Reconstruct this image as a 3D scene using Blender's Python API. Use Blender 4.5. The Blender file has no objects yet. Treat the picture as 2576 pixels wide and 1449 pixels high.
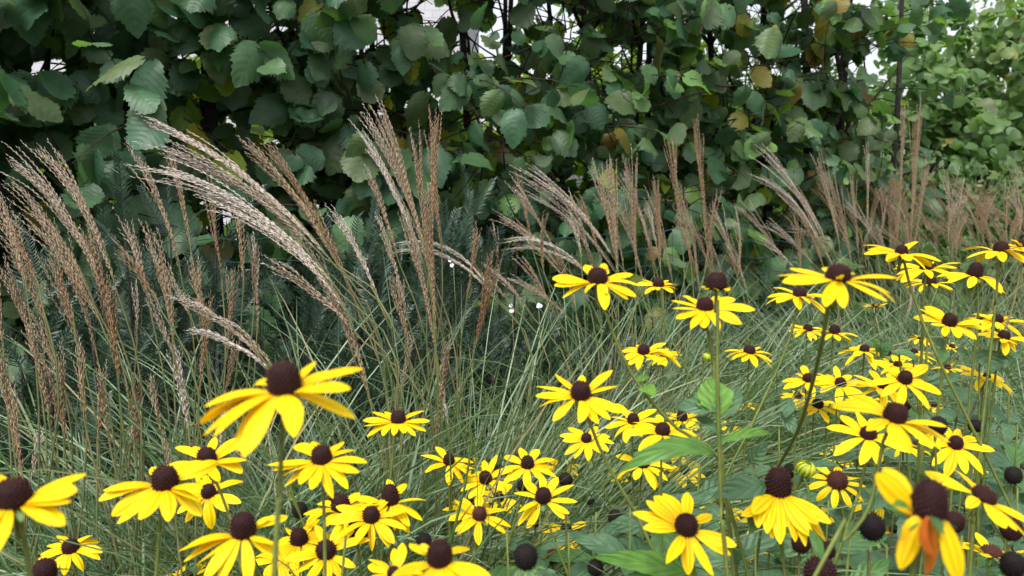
import bpy, math, random
import numpy as np
from math import radians, sin, cos, pi

rng = np.random.default_rng(7)
random.seed(7)
scene = bpy.context.scene
COL = scene.collection

# ------------------------------------------------------------------ camera, sky, sun, exposure
CAM_Z = 1.15
PITCH = radians(6.5)
FPX = 2143.0                      # focal length in pixels of a 2576 x 1449 view
cam_d = bpy.data.cameras.new("camera")
cam_d.sensor_width = 36.0
cam_d.lens = 36.0 * FPX / 2576.0
cam_d.clip_start = 0.02
cam_d.clip_end = 500.0
cam_d.dof.use_dof = True
cam_d.dof.focus_distance = 1.25
cam_d.dof.aperture_fstop = 11.0
cam = bpy.data.objects.new("camera", cam_d)
COL.objects.link(cam)
cam.location = (0, 0, CAM_Z)
cam.rotation_euler = (pi / 2 - PITCH, 0, 0)
scene.camera = cam

SUN_EL, SUN_AZ = radians(58), radians(200)
world = bpy.data.worlds.new("World")
scene.world = world
world.use_nodes = True
wt = world.node_tree
wt.nodes.clear()
w_out = wt.nodes.new("ShaderNodeOutputWorld")
w_bg = wt.nodes.new("ShaderNodeBackground")
w_sky = wt.nodes.new("ShaderNodeTexSky")
w_sky.sky_type = 'NISHITA'
w_sky.sun_disc = False
w_sky.sun_elevation = SUN_EL
w_sky.sun_rotation = SUN_AZ
w_sky.air_density = 1.0
w_sky.dust_density = 4.0
w_sky.ozone_density = 1.0
w_hsv = wt.nodes.new("ShaderNodeHueSaturation")     # an overcast sky: the same dome, nearly white
w_hsv.inputs['Saturation'].default_value = 0.28
w_bg.inputs['Strength'].default_value = 0.15
wt.links.new(w_sky.outputs[0], w_hsv.inputs['Color'])
wt.links.new(w_hsv.outputs[0], w_bg.inputs['Color'])
wt.links.new(w_bg.outputs[0], w_out.inputs['Surface'])

sun_d = bpy.data.lights.new("sun", 'SUN')
sun_d.energy = 1.5
sun_d.angle = radians(24)
sun_d.color = (1.0, 0.97, 0.92)
sun = bpy.data.objects.new("sun", sun_d)
COL.objects.link(sun)
# direction towards the sun: behind the camera's left shoulder, high
sdir = np.array([-0.35 * cos(SUN_EL), -0.94 * cos(SUN_EL), sin(SUN_EL)])
from mathutils import Vector
sun.rotation_euler = Vector(sdir).to_track_quat('Z', 'Y').to_euler()
sun.location = (-2, -4, 8)

scene.view_settings.view_transform = 'Standard'
scene.view_settings.look = 'None'
scene.view_settings.gamma = 1.0
scene.view_settings.exposure = 0.92
scene.render.engine = 'CYCLES'
scene.cycles.max_bounces = 8
scene.cycles.diffuse_bounces = 5
scene.cycles.glossy_bounces = 2
scene.cycles.transmission_bounces = 4
scene.cycles.transparent_max_bounces = 4
scene.cycles.use_adaptive_sampling = True

# ------------------------------------------------------------------ geometry helpers
R_ = np.array([1.0, 0, 0])
F_ = np.array([0, cos(PITCH), -sin(PITCH)])
U_ = np.array([0, sin(PITCH), cos(PITCH)])
C_ = np.array([0, 0, CAM_Z])
UP = np.array([0, 0, 1.0])


def at(px, py, d):
    """the point of the garden seen at (px, py) at the distance d in front of the camera"""
    return C_ + R_ * ((px - 1288) / FPX * d) + U_ * (-(py - 724.5) / FPX * d) + F_ * d


def proj(p):
    q = np.asarray(p) - C_
    d = q @ F_
    d = np.where(d < 1e-4, 1e-4, d)
    return 1288 + (q @ R_) / d * FPX, 724.5 - (q @ U_) / d * FPX, d


def nrm(v):
    v = np.asarray(v, float)
    n = np.linalg.norm(v, axis=-1, keepdims=True)
    return v / np.where(n < 1e-9, 1, n)


class MB:
    """collects vertices, faces and the per-vertex (across, along, random) attribute of ONE mesh"""
    def __init__(s):
        s.v, s.q, s.t, s.a, s.n = [], [], [], [], 0

    def add(s, v, quads=None, tris=None, a=None):
        v = np.asarray(v, np.float32).reshape(-1, 3)
        if quads is not None and len(quads):
            s.q.append(np.asarray(quads, np.int32).reshape(-1, 4) + s.n)
        if tris is not None and len(tris):
            s.t.append(np.asarray(tris, np.int32).reshape(-1, 3) + s.n)
        if a is None:
            a = np.zeros((len(v), 3), np.float32)
        s.v.append(v)
        s.a.append(np.asarray(a, np.float32).reshape(-1, 3))
        s.n += len(v)

    def stamp(s, T, loc, X, Y, Z, sc, rnd):
        """copies of template T (verts, quads, tris, st) at every loc with axes X, Y, Z"""
        loc = np.asarray(loc, float).reshape(-1, 3)
        N = len(loc)
        if N == 0:
            return
        tv, tq, tt, ta = T
        sc = np.broadcast_to(np.asarray(sc, float), (N,)) if np.ndim(sc) < 2 else np.asarray(sc, float)
        if sc.ndim == 1:
            sc = np.repeat(sc[:, None], 3, 1)
        o = (loc[:, None, :] + tv[None, :, 0:1] * (X * sc[:, 0:1])[:, None, :]
             + tv[None, :, 1:2] * (Y * sc[:, 1:2])[:, None, :] + tv[None, :, 2:3] * (Z * sc[:, 2:3])[:, None, :])
        n = len(tv)
        off = (np.arange(N) * n)[:, None, None]
        a = np.zeros((N, n, 3), np.float32)
        a[:, :, 0:2] = ta[None]
        a[:, :, 2] = np.asarray(rnd).reshape(-1, 1)
        s.add(o.reshape(-1, 3), (tq[None] + off).reshape(-1, 4) if len(tq) else None,
              (tt[None] + off).reshape(-1, 3) if len(tt) else None, a.reshape(-1, 3))

    def tube(s, pts, rad, sides=6, rnd=0.5, ridge=0.0, cap=True):
        pts = np.asarray(pts, float)
        k = len(pts)
        rad = np.broadcast_to(np.asarray(rad, float), (k,))
        tg = nrm(np.gradient(pts, axis=0))
        ref = np.array([0.31, 0.87, 0.11]) if abs(tg[0][2]) > .8 else UP
        b1 = nrm(np.cross(tg, ref))
        b2 = np.cross(tg, b1)
        an = np.arange(sides) / sides * 2 * pi
        rr = 1 + ridge * np.cos(an * (sides // 2))
        ring = (b1[:, None, :] * (np.cos(an) * rr)[None, :, None] + b2[:, None, :] * (np.sin(an) * rr)[None, :, None])
        v = pts[:, None, :] + ring * rad[:, None, None]
        i = np.arange(k - 1)[:, None] * sides
        j = np.arange(sides)[None, :]
        j2 = (j + 1) % sides
        q = np.stack([i + j, i + j2, i + sides + j2, i + sides + j], -1).reshape(-1, 4)
        a = np.zeros((k, sides, 3), np.float32)
        a[:, :, 0] = (np.arange(sides) / sides * 2 - 1)[None]
        a[:, :, 1] = np.linspace(0, 1, k)[:, None]
        a[:, :, 2] = rnd
        t = None
        vv, aa = v.reshape(-1, 3), a.reshape(-1, 3)
        if cap:
            t = [[(k - 1) * sides, (k - 1) * sides + m, (k - 1) * sides + m + 1] for m in range(1, sides - 1)]
        s.add(vv, q, t, aa)

    def box(s, c, h, X=(1, 0, 0), Y=(0, 1, 0), Z=(0, 0, 1), rnd=0.5):
        c, X, Y, Z = [np.asarray(x, float) for x in (c, X, Y, Z)]
        sg = np.array([[x, y, z] for z in (-1, 1) for y in (-1, 1) for x in (-1, 1)])
        v = c + sg[:, 0:1] * X * h[0] + sg[:, 1:2] * Y * h[1] + sg[:, 2:3] * Z * h[2]
        s.add(v, [[0, 2, 3, 1], [4, 5, 7, 6], [0, 1, 5, 4], [2, 6, 7, 3], [0, 4, 6, 2], [1, 3, 7, 5]],
              a=np.concatenate([sg[:, :2], np.full((8, 1), rnd)], 1))

    def build(s, name, mat, parent=None, origin=None, smooth=True):
        me = bpy.data.meshes.new(name)
        v = np.concatenate(s.v) if s.v else np.zeros((0, 3), np.float32)
        org = np.zeros(3) if origin is None else np.asarray(origin, float)
        if parent is not None:
            p = parent
            while p is not None:
                org = org + np.array(p.location)
                p = p.parent
        v = v - org.astype(np.float32)
        q = np.concatenate(s.q) if s.q else np.zeros((0, 4), np.int32)
        t = np.concatenate(s.t) if s.t else np.zeros((0, 3), np.int32)
        loops = np.concatenate([q.reshape(-1), t.reshape(-1)])
        tot = np.concatenate([np.full(len(q), 4, np.int32), np.full(len(t), 3, np.int32)])
        st = np.concatenate([[0], np.cumsum(tot)[:-1]]).astype(np.int32)
        me.vertices.add(len(v))
        me.vertices.foreach_set('co', v.reshape(-1))
        me.loops.add(len(loops))
        me.loops.foreach_set('vertex_index', loops.astype(np.int32))
        me.polygons.add(len(tot))
        me.polygons.foreach_set('loop_start', st)
        me.polygons.foreach_set('use_smooth', np.full(len(tot), smooth))
        at_ = me.attributes.new('st', 'FLOAT_VECTOR', 'POINT')
        at_.data.foreach_set('vector', np.concatenate(s.a).reshape(-1))
        me.update(calc_edges=True)
        me.validate()
        me.materials.append(mat)
        o = bpy.data.objects.new(name, me)
        COL.objects.link(o)
        if origin is not None:
            o.location = [float(x) for x in origin]
        if parent is not None:
            o.parent = parent
        return o


def empty(name, loc):
    o = bpy.data.objects.new(name, None)
    o.empty_display_size = 0.02
    o.location = [float(x) for x in loc]
    COL.objects.link(o)
    return o


def tag(o, label=None, cat=None, group=None, kind=None):
    if label: o['label'] = label
    if cat: o['category'] = cat
    if group: o['group'] = group
    if kind: o['kind'] = kind
    return o


def bez(p0, p1, p2, n):
    t = np.linspace(0, 1, n)[:, None]
    return (1 - t) ** 2 * p0 + 2 * t * (1 - t) * p1 + t * t * p2


def smooth_path(P, n):
    """Catmull-Rom through the points P"""
    P = np.asarray(P, float)
    if len(P) == 2:
        return P[0] + (P[1] - P[0]) * np.linspace(0, 1, n)[:, None]
    E = np.vstack([2 * P[0] - P[1], P, 2 * P[-1] - P[-2]])
    seg = np.linspace(0, len(P) - 1 - 1e-6, n)
    i = seg.astype(int)
    t = (seg - i)[:, None]
    a, b, c, d = E[i], E[i + 1], E[i + 2], E[i + 3]
    return .5 * (2 * b + (c - a) * t + (2 * a - 5 * b + 4 * c - d) * t ** 2 + (3 * b - a - 3 * c + d) * t ** 3)


# ------------------------------------------------------------------ materials
def new_mat(name):
    m = bpy.data.materials.new(name)
    m.use_nodes = True
    m.node_tree.nodes.clear()
    return m, m.node_tree.nodes, m.node_tree.links


def ramp(N, L, src, stops, interp='LINEAR'):
    r = N.new('ShaderNodeValToRGB')
    r.color_ramp.interpolation = interp
    e = r.color_ramp.elements
    while len(e) < len(stops):
        e.new(0.5)
    for el, (p, c) in zip(e, stops):
        el.position = p
        el.color = (c[0], c[1], c[2], 1)
    L.new(src, r.inputs[0])
    return r.outputs[0]


def mixc(N, L, fac, a, b, mode='MIX'):
    m = N.new('ShaderNodeMix')
    m.data_type = 'RGBA'
    m.blend_type = mode
    for sock, val in ((m.inputs[0], fac), (m.inputs[6], a), (m.inputs[7], b)):
        if hasattr(val, 'is_output'):
            L.new(val, sock)
        elif np.ndim(val):
            sock.default_value = (*val, 1)
        else:
            sock.default_value = val
    return m.outputs[2]


def math_(N, L, op, a, b=None, clamp=False):
    m = N.new('ShaderNodeMath')
    m.operation = op
    m.use_clamp = clamp
    for k, v in enumerate((a, b)):
        if v is None: continue
        if hasattr(v, 'is_output'): L.new(v, m.inputs[k])
        else: m.inputs[k].default_value = v
    return m.outputs[0]


def st_nodes(N, L):
    a = N.new('ShaderNodeAttribute')
    a.attribute_name = 'st'
    s = N.new('ShaderNodeSeparateXYZ')
    L.new(a.outputs['Vector'], s.inputs[0])
    return s.outputs[0], s.outputs[1], s.outputs[2]


def noise(N, L, scale, detail=3.0, vec=None):
    n = N.new('ShaderNodeTexNoise')
    n.inputs['Scale'].default_value = scale
    n.inputs['Detail'].default_value = detail
    if vec is None:
        g = N.new('ShaderNodeNewGeometry')
        vec = g.outputs['Position']
    L.new(vec, n.inputs['Vector'])
    return n.outputs['Fac']


def leafy(name, stops, under=None, rough=0.5, spec=0.4, transl=0.35, vein=0.0, vein_n=7.0, mott=0.35, mscale=60.0,
          midrib=None, mid_w=0.12, tcol=(1.6, 1.9, 0.7), bump=0.0, tip=None, streak=0.0):
    """a leaf or petal: colour by its own random number, mottling, veins, paler underside, light through the blade"""
    m, N, L = new_mat(name)
    out = N.new('ShaderNodeOutputMaterial')
    s, t, r = st_nodes(N, L)
    col = ramp(N, L, r, stops)
    if mott:
        nz = noise(N, L, mscale)
        f = math_(N, L, 'MULTIPLY_ADD', nz, 2 * mott)
        N[-1].inputs[2].default_value = 1 - mott if False else 1 - mott
        col = mixc(N, L, 1.0, col, f, 'MULTIPLY')
    absS = math_(N, L, 'ABSOLUTE', s)
    if tip is not None:
        col = mixc(N, L, math_(N, L, 'MULTIPLY', math_(N, L, 'POWER', math_(N, L, 'SUBTRACT', 1.0, t), tip[1]), tip[2]), col, tip[0])
    hgt = None
    if streak:
        cs = math_(N, L, 'COSINE', math_(N, L, 'MULTIPLY', s, 9.4))
        k = math_(N, L, 'POWER', math_(N, L, 'MULTIPLY_ADD', cs, -0.5), 3.0)
        N[-2].inputs[2].default_value = 0.5
        col = mixc(N, L, math_(N, L, 'MULTIPLY', k, streak * 1.25, True), col, mixc(N, L, 1.0, col, (.80, .62, .4), 'MULTIPLY'))
    if vein:
        # side veins running forward from the midrib
        ph = math_(N, L, 'SUBTRACT', math_(N, L, 'MULTIPLY', t, vein_n), math_(N, L, 'MULTIPLY', absS, 1.6))
        fr = math_(N, L, 'ABSOLUTE', math_(N, L, 'SUBTRACT', math_(N, L, 'FRACT', ph), 0.5))
        line = math_(N, L, 'SUBTRACT', 1.0, math_(N, L, 'MULTIPLY', fr, 9.0, ), True)
        mid = math_(N, L, 'SUBTRACT', 1.0, math_(N, L, 'MULTIPLY', absS, 18.0), True)
        vv = math_(N, L, 'MAXIMUM', line, mid)
        col = mixc(N, L, math_(N, L, 'MULTIPLY', vv, vein), col, mixc(N, L, 1.0, col, (1.7, 1.6, 1.5), 'MULTIPLY'))
        hgt = math_(N, L, 'SUBTRACT', math_(N, L, 'MULTIPLY', fr, 2.0), math_(N, L, 'MULTIPLY', mid, .6))
    if midrib is not None:
        mm = math_(N, L, 'LESS_THAN', absS, mid_w)
        col = mixc(N, L, math_(N, L, 'MULTIPLY', mm, 0.8), col, midrib)
    top = col
    if under is not None:
        g = N.new('ShaderNodeNewGeometry')
        col = mixc(N, L, g.outputs['Backfacing'], col, mixc(N, L, under[1], col, under[0]))
    b = N.new('ShaderNodeBsdfPrincipled')
    L.new(col, b.inputs['Base Color'])
    b.inputs['Roughness'].default_value = rough
    b.inputs['Specular IOR Level'].default_value = spec
    if bump and hgt is not None:
        bp = N.new('ShaderNodeBump')
        bp.inputs['Strength'].default_value = bump
        bp.inputs['Distance'].default_value = 0.002
        L.new(hgt, bp.inputs['Height'])
        L.new(bp.outputs[0], b.inputs['Normal'])
    sh = b.outputs[0]
    if transl:
        tr = N.new('ShaderNodeBsdfTranslucent')
        L.new(mixc(N, L, 1.0, top, tcol, 'MULTIPLY'), tr.inputs[0])
        mx = N.new('ShaderNodeMixShader')
        mx.inputs[0].default_value = transl
        L.new(sh, mx.inputs[1])
        L.new(tr.outputs[0], mx.inputs[2])
        sh = mx.outputs[0]
    L.new(sh, out.inputs[0])
    return m


def plain(name, c1, c2, scale=40.0, rough=0.7, spec=0.3, bump=0.0, detail=4.0, along=None):
    m, N, L = new_mat(name)
    out = N.new('ShaderNodeOutputMaterial')
    b = N.new('ShaderNodeBsdfPrincipled')
    nz = noise(N, L, scale, detail)
    col = ramp(N, L, nz, [(0.3, c1), (0.7, c2)])
    if along is not None:
        s, t, r = st_nodes(N, L)
        col = mixc(N, L, ramp(N, L, t, [(0.0, (0, 0, 0)), (1.0, (1, 1, 1))]), col, along)
    L.new(col, b.inputs['Base Color'])
    b.inputs['Roughness'].default_value = rough
    b.inputs['Specular IOR Level'].default_value = spec
    if bump:
        bp = N.new('ShaderNodeBump')
        bp.inputs['Strength'].default_value = bump
        bp.inputs['Distance'].default_value = 0.01
        L.new(nz, bp.inputs['Height'])
        L.new(bp.outputs[0], b.inputs['Normal'])
    L.new(b.outputs[0], out.inputs[0])
    return m


HZ = [(0.0, (0.026, 0.066, 0.036)), (0.2, (0.036, 0.086, 0.044)), (0.3, (0.056, 0.084, 0.036)), (0.45, (0.042, 0.100, 0.052)), (0.6, (0.064, 0.125, 0.052)), (0.7, (0.082, 0.108, 0.050)),
      (0.84, (0.082, 0.165, 0.050)), (0.93, (0.11, 0.19, 0.045)), (0.965, (0.27, 0.23, 0.035)), (1.0, (0.20, 0.12, 0.045))]
HZ = [(p, tuple(min(.32, x * (1.42 if p < .95 else .9)) for x in c)) for p, c in HZ]
M_HAZEL = leafy("hazel_leaf", HZ, under=((0.13, 0.18, 0.12), 0.6), rough=0.45, spec=0.42, transl=0.40, vein=0.18, vein_n=7.5,
                mott=0.4, mscale=38, bump=0.22)
M_LIME = leafy("painted_backlit_leaf", [(0, (0.07, 0.15, 0.025)), (0.5, (0.12, 0.22, 0.03)), (0.8, (0.22, 0.30, 0.03)), (1.0, (0.45, 0.36, 0.03))],
               rough=0.5, transl=0.5, vein=0.3, mott=0.2, tcol=(1.5, 1.6, .6))  # backlight is put into the leaf colour as lime and yellow
M_FARLEAF = leafy("far_hazel_leaf", [(0, (0.07, 0.14, 0.05)), (0.5, (0.13, 0.22, 0.07)), (0.9, (0.16, 0.22, 0.07)), (0.965, (0.34, 0.30, 0.06)), (1.0, (0.30, 0.16, 0.05))],
                  under=((0.2, 0.26, 0.17), 0.6), rough=0.5, spec=0.45, transl=0.4, vein=0.3, mott=0.2)
M_COVER = leafy("cover_leaf", [(0, (0.06, 0.11, 0.04)), (0.6, (0.10, 0.17, 0.055)), (1.0, (0.20, 0.24, 0.08))], rough=0.55, transl=0.35, mott=0.2)
M_YEW = leafy("yew_needle", [(0, (0.016, 0.038, 0.026)), (0.6, (0.026, 0.058, 0.036)), (0.9, (0.045, 0.085, 0.045)), (1.0, (0.08, 0.13, 0.05))],
              under=((0.09, 0.14, 0.10), 0.6), rough=0.4, spec=0.5, transl=0.1, mott=0.0)
M_BLADE = leafy("grass_blade", [(0, (0.028, 0.078, 0.022)), (0.3, (0.045, 0.118, 0.034)), (0.62, (0.085, 0.180, 0.060)), (0.85, (0.17, 0.27, 0.12)), (0.95, (0.24, 0.22, 0.09)), (1.0, (0.38, 0.29, 0.17))],
                under=((0.13, 0.19, 0.11), 0.25), rough=0.36, spec=0.6, transl=0.25, mott=0.0, midrib=(0.42, 0.48, 0.34), mid_w=0.18)
M_RUDLEAF = leafy("rudbeckia_leaf", [(0, (0.055, 0.125, 0.060)), (0.35, (0.085, 0.165, 0.085)), (0.6, (0.065, 0.155, 0.055)), (0.8, (0.08, 0.19, 0.04)), (1.0, (0.14, 0.30, 0.035))],
                  under=((0.14, 0.2, 0.12), 0.5), rough=0.5, spec=0.45, transl=0.25, vein=0.6, vein_n=4.5, mott=0.45, mscale=70, bump=0.6)
M_PETAL = leafy("yellow_petal", [(0, (0.86, 0.58, 0.003)), (0.5, (0.90, 0.67, 0.004)), (1.0, (0.93, 0.74, 0.008))], rough=0.55, spec=0.2,
                transl=0.25, mott=0.10, mscale=25, tcol=(1.0, 0.95, 0.6), tip=((0.78, 0.36, 0.003), 5.0, 0.65), streak=0.7)
M_WITHER = leafy("withered_petal", [(0, (0.36, 0.085, 0.010)), (1, (0.50, 0.17, 0.015))], rough=0.7, spec=0.1, transl=0.2, mott=0.5, mscale=120, tcol=(1, .8, .5))
M_BRACT = leafy("green_bract", [(0, (0.07, 0.14, 0.03)), (1, (0.13, 0.24, 0.05))], rough=0.55, transl=0.2, mott=0.2)
M_STEM = plain("flower_stem", (0.085, 0.12, 0.022), (0.15, 0.18, 0.04), 90, 0.6, 0.3)
M_STEMRED = plain("brown_stem", (0.13, 0.12, 0.045), (0.20, 0.165, 0.07), 90, 0.6, 0.3)
M_STALK = plain("grass_stalk", (0.07, 0.11, 0.032), (0.17, 0.15, 0.065), 30, 0.55, 0.35)
M_BARK = plain("hazel_bark", (0.016, 0.013, 0.012), (0.045, 0.037, 0.033), 70, 0.85, 0.2, 0.6)
M_TWIG = plain("twig_bark", (0.018, 0.013, 0.012), (0.05, 0.036, 0.03), 90, 0.8, 0.2)
M_SOIL = plain("soil", (0.012, 0.010, 0.008), (0.05, 0.038, 0.026), 9, 0.95, 0.1, 0.8, 8)
M_WIRE = plain("green_wire", (0.015, 0.06, 0.055), (0.04, 0.11, 0.10), 60, 0.45, 0.5)
M_WHITEFL = plain("white_blossom", (0.75, 0.77, 0.78), (0.85, 0.86, 0.86), 60, 0.6, 0.2)
M_ROOF = plain("roof_tile", (0.16, 0.15, 0.16), (0.24, 0.22, 0.22), 14, 0.8, 0.2, 0.4)


def cone_mat(name, lo, hi, tipc):
    m, N, L = new_mat(name)
    out = N.new('ShaderNodeOutputMaterial')
    b = N.new('ShaderNodeBsdfPrincipled')
    s, t, r = st_nodes(N, L)
    c = mixc(N, L, r, lo, hi)
    c = mixc(N, L, math_(N, L, 'MULTIPLY', math_(N, L, 'POWER', t, 2.0), 0.85), c, tipc)
    L.new(c, b.inputs['Base Color'])
    b.inputs['Roughness'].default_value = 0.75
    b.inputs['Specular IOR Level'].default_value = 0.15
    L.new(b.outputs[0], out.inputs[0])
    return m


M_CONE = cone_mat("dark_cone", (0.012, 0.0045, 0.005), (0.030, 0.010, 0.011), (0.17, 0.055, 0.035))
M_CONEBR = cone_mat("brown_cone", (0.035, 0.012, 0.010), (0.08, 0.028, 0.018), (0.16, 0.06, 0.04))
M_SEED = cone_mat("black_seed", (0.008, 0.006, 0.006), (0.017, 0.011, 0.012), (0.04, 0.026, 0.026))


def plume_mat():
    m, N, L = new_mat("plume")
    out = N.new('ShaderNodeOutputMaterial')
    s, t, r = st_nodes(N, L)      # s: colour family of the plume (0 rust .. 1 silver), t: along the spikelet, r: random
    c = ramp(N, L, s, [(0.0, (0.25, 0.125, 0.058)), (0.3, (0.30, 0.205, 0.112)), (0.55, (0.37, 0.285, 0.185)), (0.8, (0.50, 0.41, 0.32)), (1.0, (0.66, 0.60, 0.53))])
    c = mixc(N, L, 1.0, c, ramp(N, L, r, [(0, (0.65, 0.62, 0.64)), (0.6, (1.0, 1.0, 1.0)), (1.0, (1.35, 1.35, 1.35))]), 'MULTIPLY')
    b = N.new('ShaderNodeBsdfPrincipled')
    L.new(c, b.inputs['Base Color'])
    b.inputs['Roughness'].default_value = 0.5
    b.inputs['Specular IOR Level'].default_value = 0.35
    tr = N.new('ShaderNodeBsdfTranslucent')
    L.new(c, tr.inputs[0])
    mx = N.new('ShaderNodeMixShader')
    mx.inputs[0].default_value = 0.2
    L.new(b.outputs[0], mx.inputs[1])
    L.new(tr.outputs[0], mx.inputs[2])
    L.new(mx.outputs[0], out.inputs[0])
    return m


M_PLUME = plume_mat()


def wall_mat():
    m, N, L = new_mat("white_brick")
    out = N.new('ShaderNodeOutputMaterial')
    b = N.new('ShaderNodeBsdfPrincipled')
    tc = N.new('ShaderNodeTexCoord')
    mp = N.new('ShaderNodeMapping')
    mp.inputs['Rotation'].default_value = (pi / 2, 0, 0)
    L.new(tc.outputs['Object'], mp.inputs[0])
    br = N.new('ShaderNodeTexBrick')
    br.inputs['Scale'].default_value = 4.5
    br.inputs['Color1'].default_value = (0.47, 0.47, 0.51, 1)
    br.inputs['Color2'].default_value = (0.52, 0.52, 0.55, 1)
    br.inputs['Mortar'].default_value = (0.36, 0.35, 0.37, 1)
    br.inputs['Mortar Size'].default_value = 0.012
    L.new(mp.outputs[0], br.inputs['Vector'])
    L.new(br.outputs['Color'], b.inputs['Base Color'])
    b.inputs['Roughness'].default_value = 0.8
    L.new(b.outputs[0], out.inputs[0])
    return m


M_WALL = wall_mat()

# ------------------------------------------------------------------ templates
def grid_quads(rows, cols):
    i = np.arange(rows - 1)[:, None] * cols
    j = np.arange(cols - 1)[None]
    return np.stack([i + j, i + j + 1, i + cols + j + 1, i + cols + j], -1).reshape(-1, 4)


def leaf_template(K, prof, teeth=0, tooth=0.0, curl=0.25, fold=0.15, corr=0.0, ncorr=7, seed=0, cols=7, base_notch=0.0):
    """a blade along +Y, length 1, upper face +Z"""
    r = np.random.default_rng(seed)
    t = np.linspace(0, 1, K)
    w = prof(t)
    sv = np.linspace(-1, 1, cols)
    V, A = [], []
    b1, b2, tw = r.uniform(-.3, .3), r.uniform(.6, 1.2), r.uniform(-.6, .6)
    for k in range(K):
        ww = w[k]
        tooth_k = (tooth * (1 if k % 2 else -1) + tooth * .9 * math.sin(k * 1.1 + seed)) if teeth and 0 < k < K - 1 else 0
        for s in sv:
            e = abs(s)
            x = s * ww * (1 + tooth_k * (e > .99))
            y = t[k] + (tooth_k * .15 if e > .99 else 0) - base_notch * (e ** 1.5) * max(0, 1 - t[k] * 4)
            z = -fold * x * x / .5 * 1.2 + fold * .55 * e * ww - curl * (t[k] ** 2) * b2
            z += corr * math.sin(2 * pi * (t[k] * ncorr - e * 1.6)) * min(1, e * 3) + b1 * s * ww * math.sin(t[k] * 5 + seed) + tw * x * t[k]
            V.append((x, y, z))
            A.append((s, t[k]))
    return np.array(V), grid_quads(K, cols), np.zeros((0, 3), int), np.array(A)


def hz_prof(t):
    w = .47 * np.sin(pi * np.clip(t, 0, 1) ** .82) ** .62
    w = w * (1 - .25 * np.clip((t - .8) / .2, 0, 1))
    w[0] = .05; w[-1] = .004
    return w


HAZEL_T = [leaf_template(23, hz_prof, 1, .07, curl=c, fold=f, corr=.012, seed=i, cols=7, base_notch=.1)
           for i, (c, f) in enumerate([(.15, .2), (.35, .35), (-.2, .3), (.5, .15), (.25, -.35), (.8, .5), (.1, .9), (-.35, -.3), (.45, .7)])]
HAZEL_FAR = [leaf_template(7, hz_prof, 0, 0, curl=c, fold=.3, seed=i + 20, cols=5) for i, c in enumerate([.2, .5, 0])]


def ov_prof(t):
    w = .22 * np.sin(pi * t ** .75) ** .8
    w[0] = .012; w[-1] = .003
    return w


SMALL_T = [leaf_template(5, ov_prof, 0, 0, curl=.2, fold=.3, seed=40 + i, cols=3) for i in range(2)]

# slender spindle for the grass spikelets, along +Y
SPK = (np.array([(0, 0, 0), (.5, .35, .0), (-.25, .35, .43), (-.25, .35, -.43), (0, 1, 0)]), np.zeros((0, 4), int),
       np.array([[0, 1, 2], [0, 2, 3], [0, 3, 1], [4, 2, 1], [4, 3, 2], [4, 1, 3]]), np.array([(0, 0), (0, .4), (0, .4), (0, .4), (0, 1)]))
# spike of a flower cone, along +Z
PYR = (np.array([(-1, -1, 0), (1, -1, 0), (1, 1, 0), (-1, 1, 0), (0, 0, 1)]), np.zeros((0, 4), int),
       np.array([[0, 1, 4], [1, 2, 4], [2, 3, 4], [3, 0, 4]]), np.array([(0, 0), (0, 0), (0, 0), (0, 0), (0, 1)]))
# ------------------------------------------------------------------ the setting
def build_ground():
    mb = MB()
    n = 60
    g = np.linspace(-1, 1, n)
    g = np.sign(g) * (np.abs(g) ** 2.2) * 150
    X, Y = np.meshgrid(g, g + 0)
    Z = 0.02 * np.sin(X * 1.7) * np.cos(Y * 1.3)
    v = np.stack([X, Y + 20, Z], -1).reshape(-1, 3)
    mb.add(v, grid_quads(n, n))
    o = mb.build('ground', M_SOIL)
    tag(o, kind='structure')


build_ground()

HA = np.array([-1.25, 1.70, 0])
HB = np.array([1.70, 3.35, 0])
HD = nrm(HB - HA)
HN = np.array([HD[1], -HD[0], 0])          # out of the hedge, towards the path
if HN[1] > 0: HN = -HN


def hedge_at(px, off=0.0):
    """foot point on the hedge line (shifted off metres towards the viewer) in the direction of the column px"""
    k = (px - 1288) / FPX
    A = HA + HN * off
    D = HB - HA
    s = (k * A[1] - A[0]) / (D[0] - k * D[1])
    return A + D * s


def house():
    h = empty('white_house', (-2.6, 6.6, 0))
    tag(h, 'white brick house wall glimpsed through the gaps at the left of the hedge', 'house')
    mb = MB(); mb.box((-3.6, 8.6, 2.1), (3.2, 2.0, 2.1)); mb.build('wall', M_WALL, h, smooth=False)
    rf = MB()
    e = .35
    x0, x1, y0, y1, z0 = -6.8 - e, -.4 + e, 6.6 - e, 10.6 + e, 4.2
    zr = 5.8
    rf.add([(x0, y0, z0), (x1, y0, z0), (x1, 8.6, zr), (x0, 8.6, zr), (x1, y1, z0), (x0, y1, z0),
            (x0, y0, z0 - .09), (x1, y0, z0 - .09), (x1, y1, z0 - .09), (x0, y1, z0 - .09)],
           [[0, 1, 2, 3], [3, 2, 4, 5], [0, 6, 7, 1], [5, 4, 8, 9], [6, 9, 8, 7]], [[0, 3, 5], [1, 4, 2]])
    rf.build('roof', M_ROOF, h, smooth=False)
    w = MB(); w.box((-4.6, 6.585, 1.45), (.55, .03, .6)); fr = w.build('window', M_WHITEFL, h, smooth=False)
    g = MB(); g.box((-4.6, 6.56, 1.45), (.47, .012, .52)); g.build('pane', M_GLASS, fr, smooth=False)


M_GLASS = plain("window_glass", (0.02, 0.025, 0.03), (0.03, 0.035, 0.04), 3, 0.05, 0.5)
house()

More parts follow.
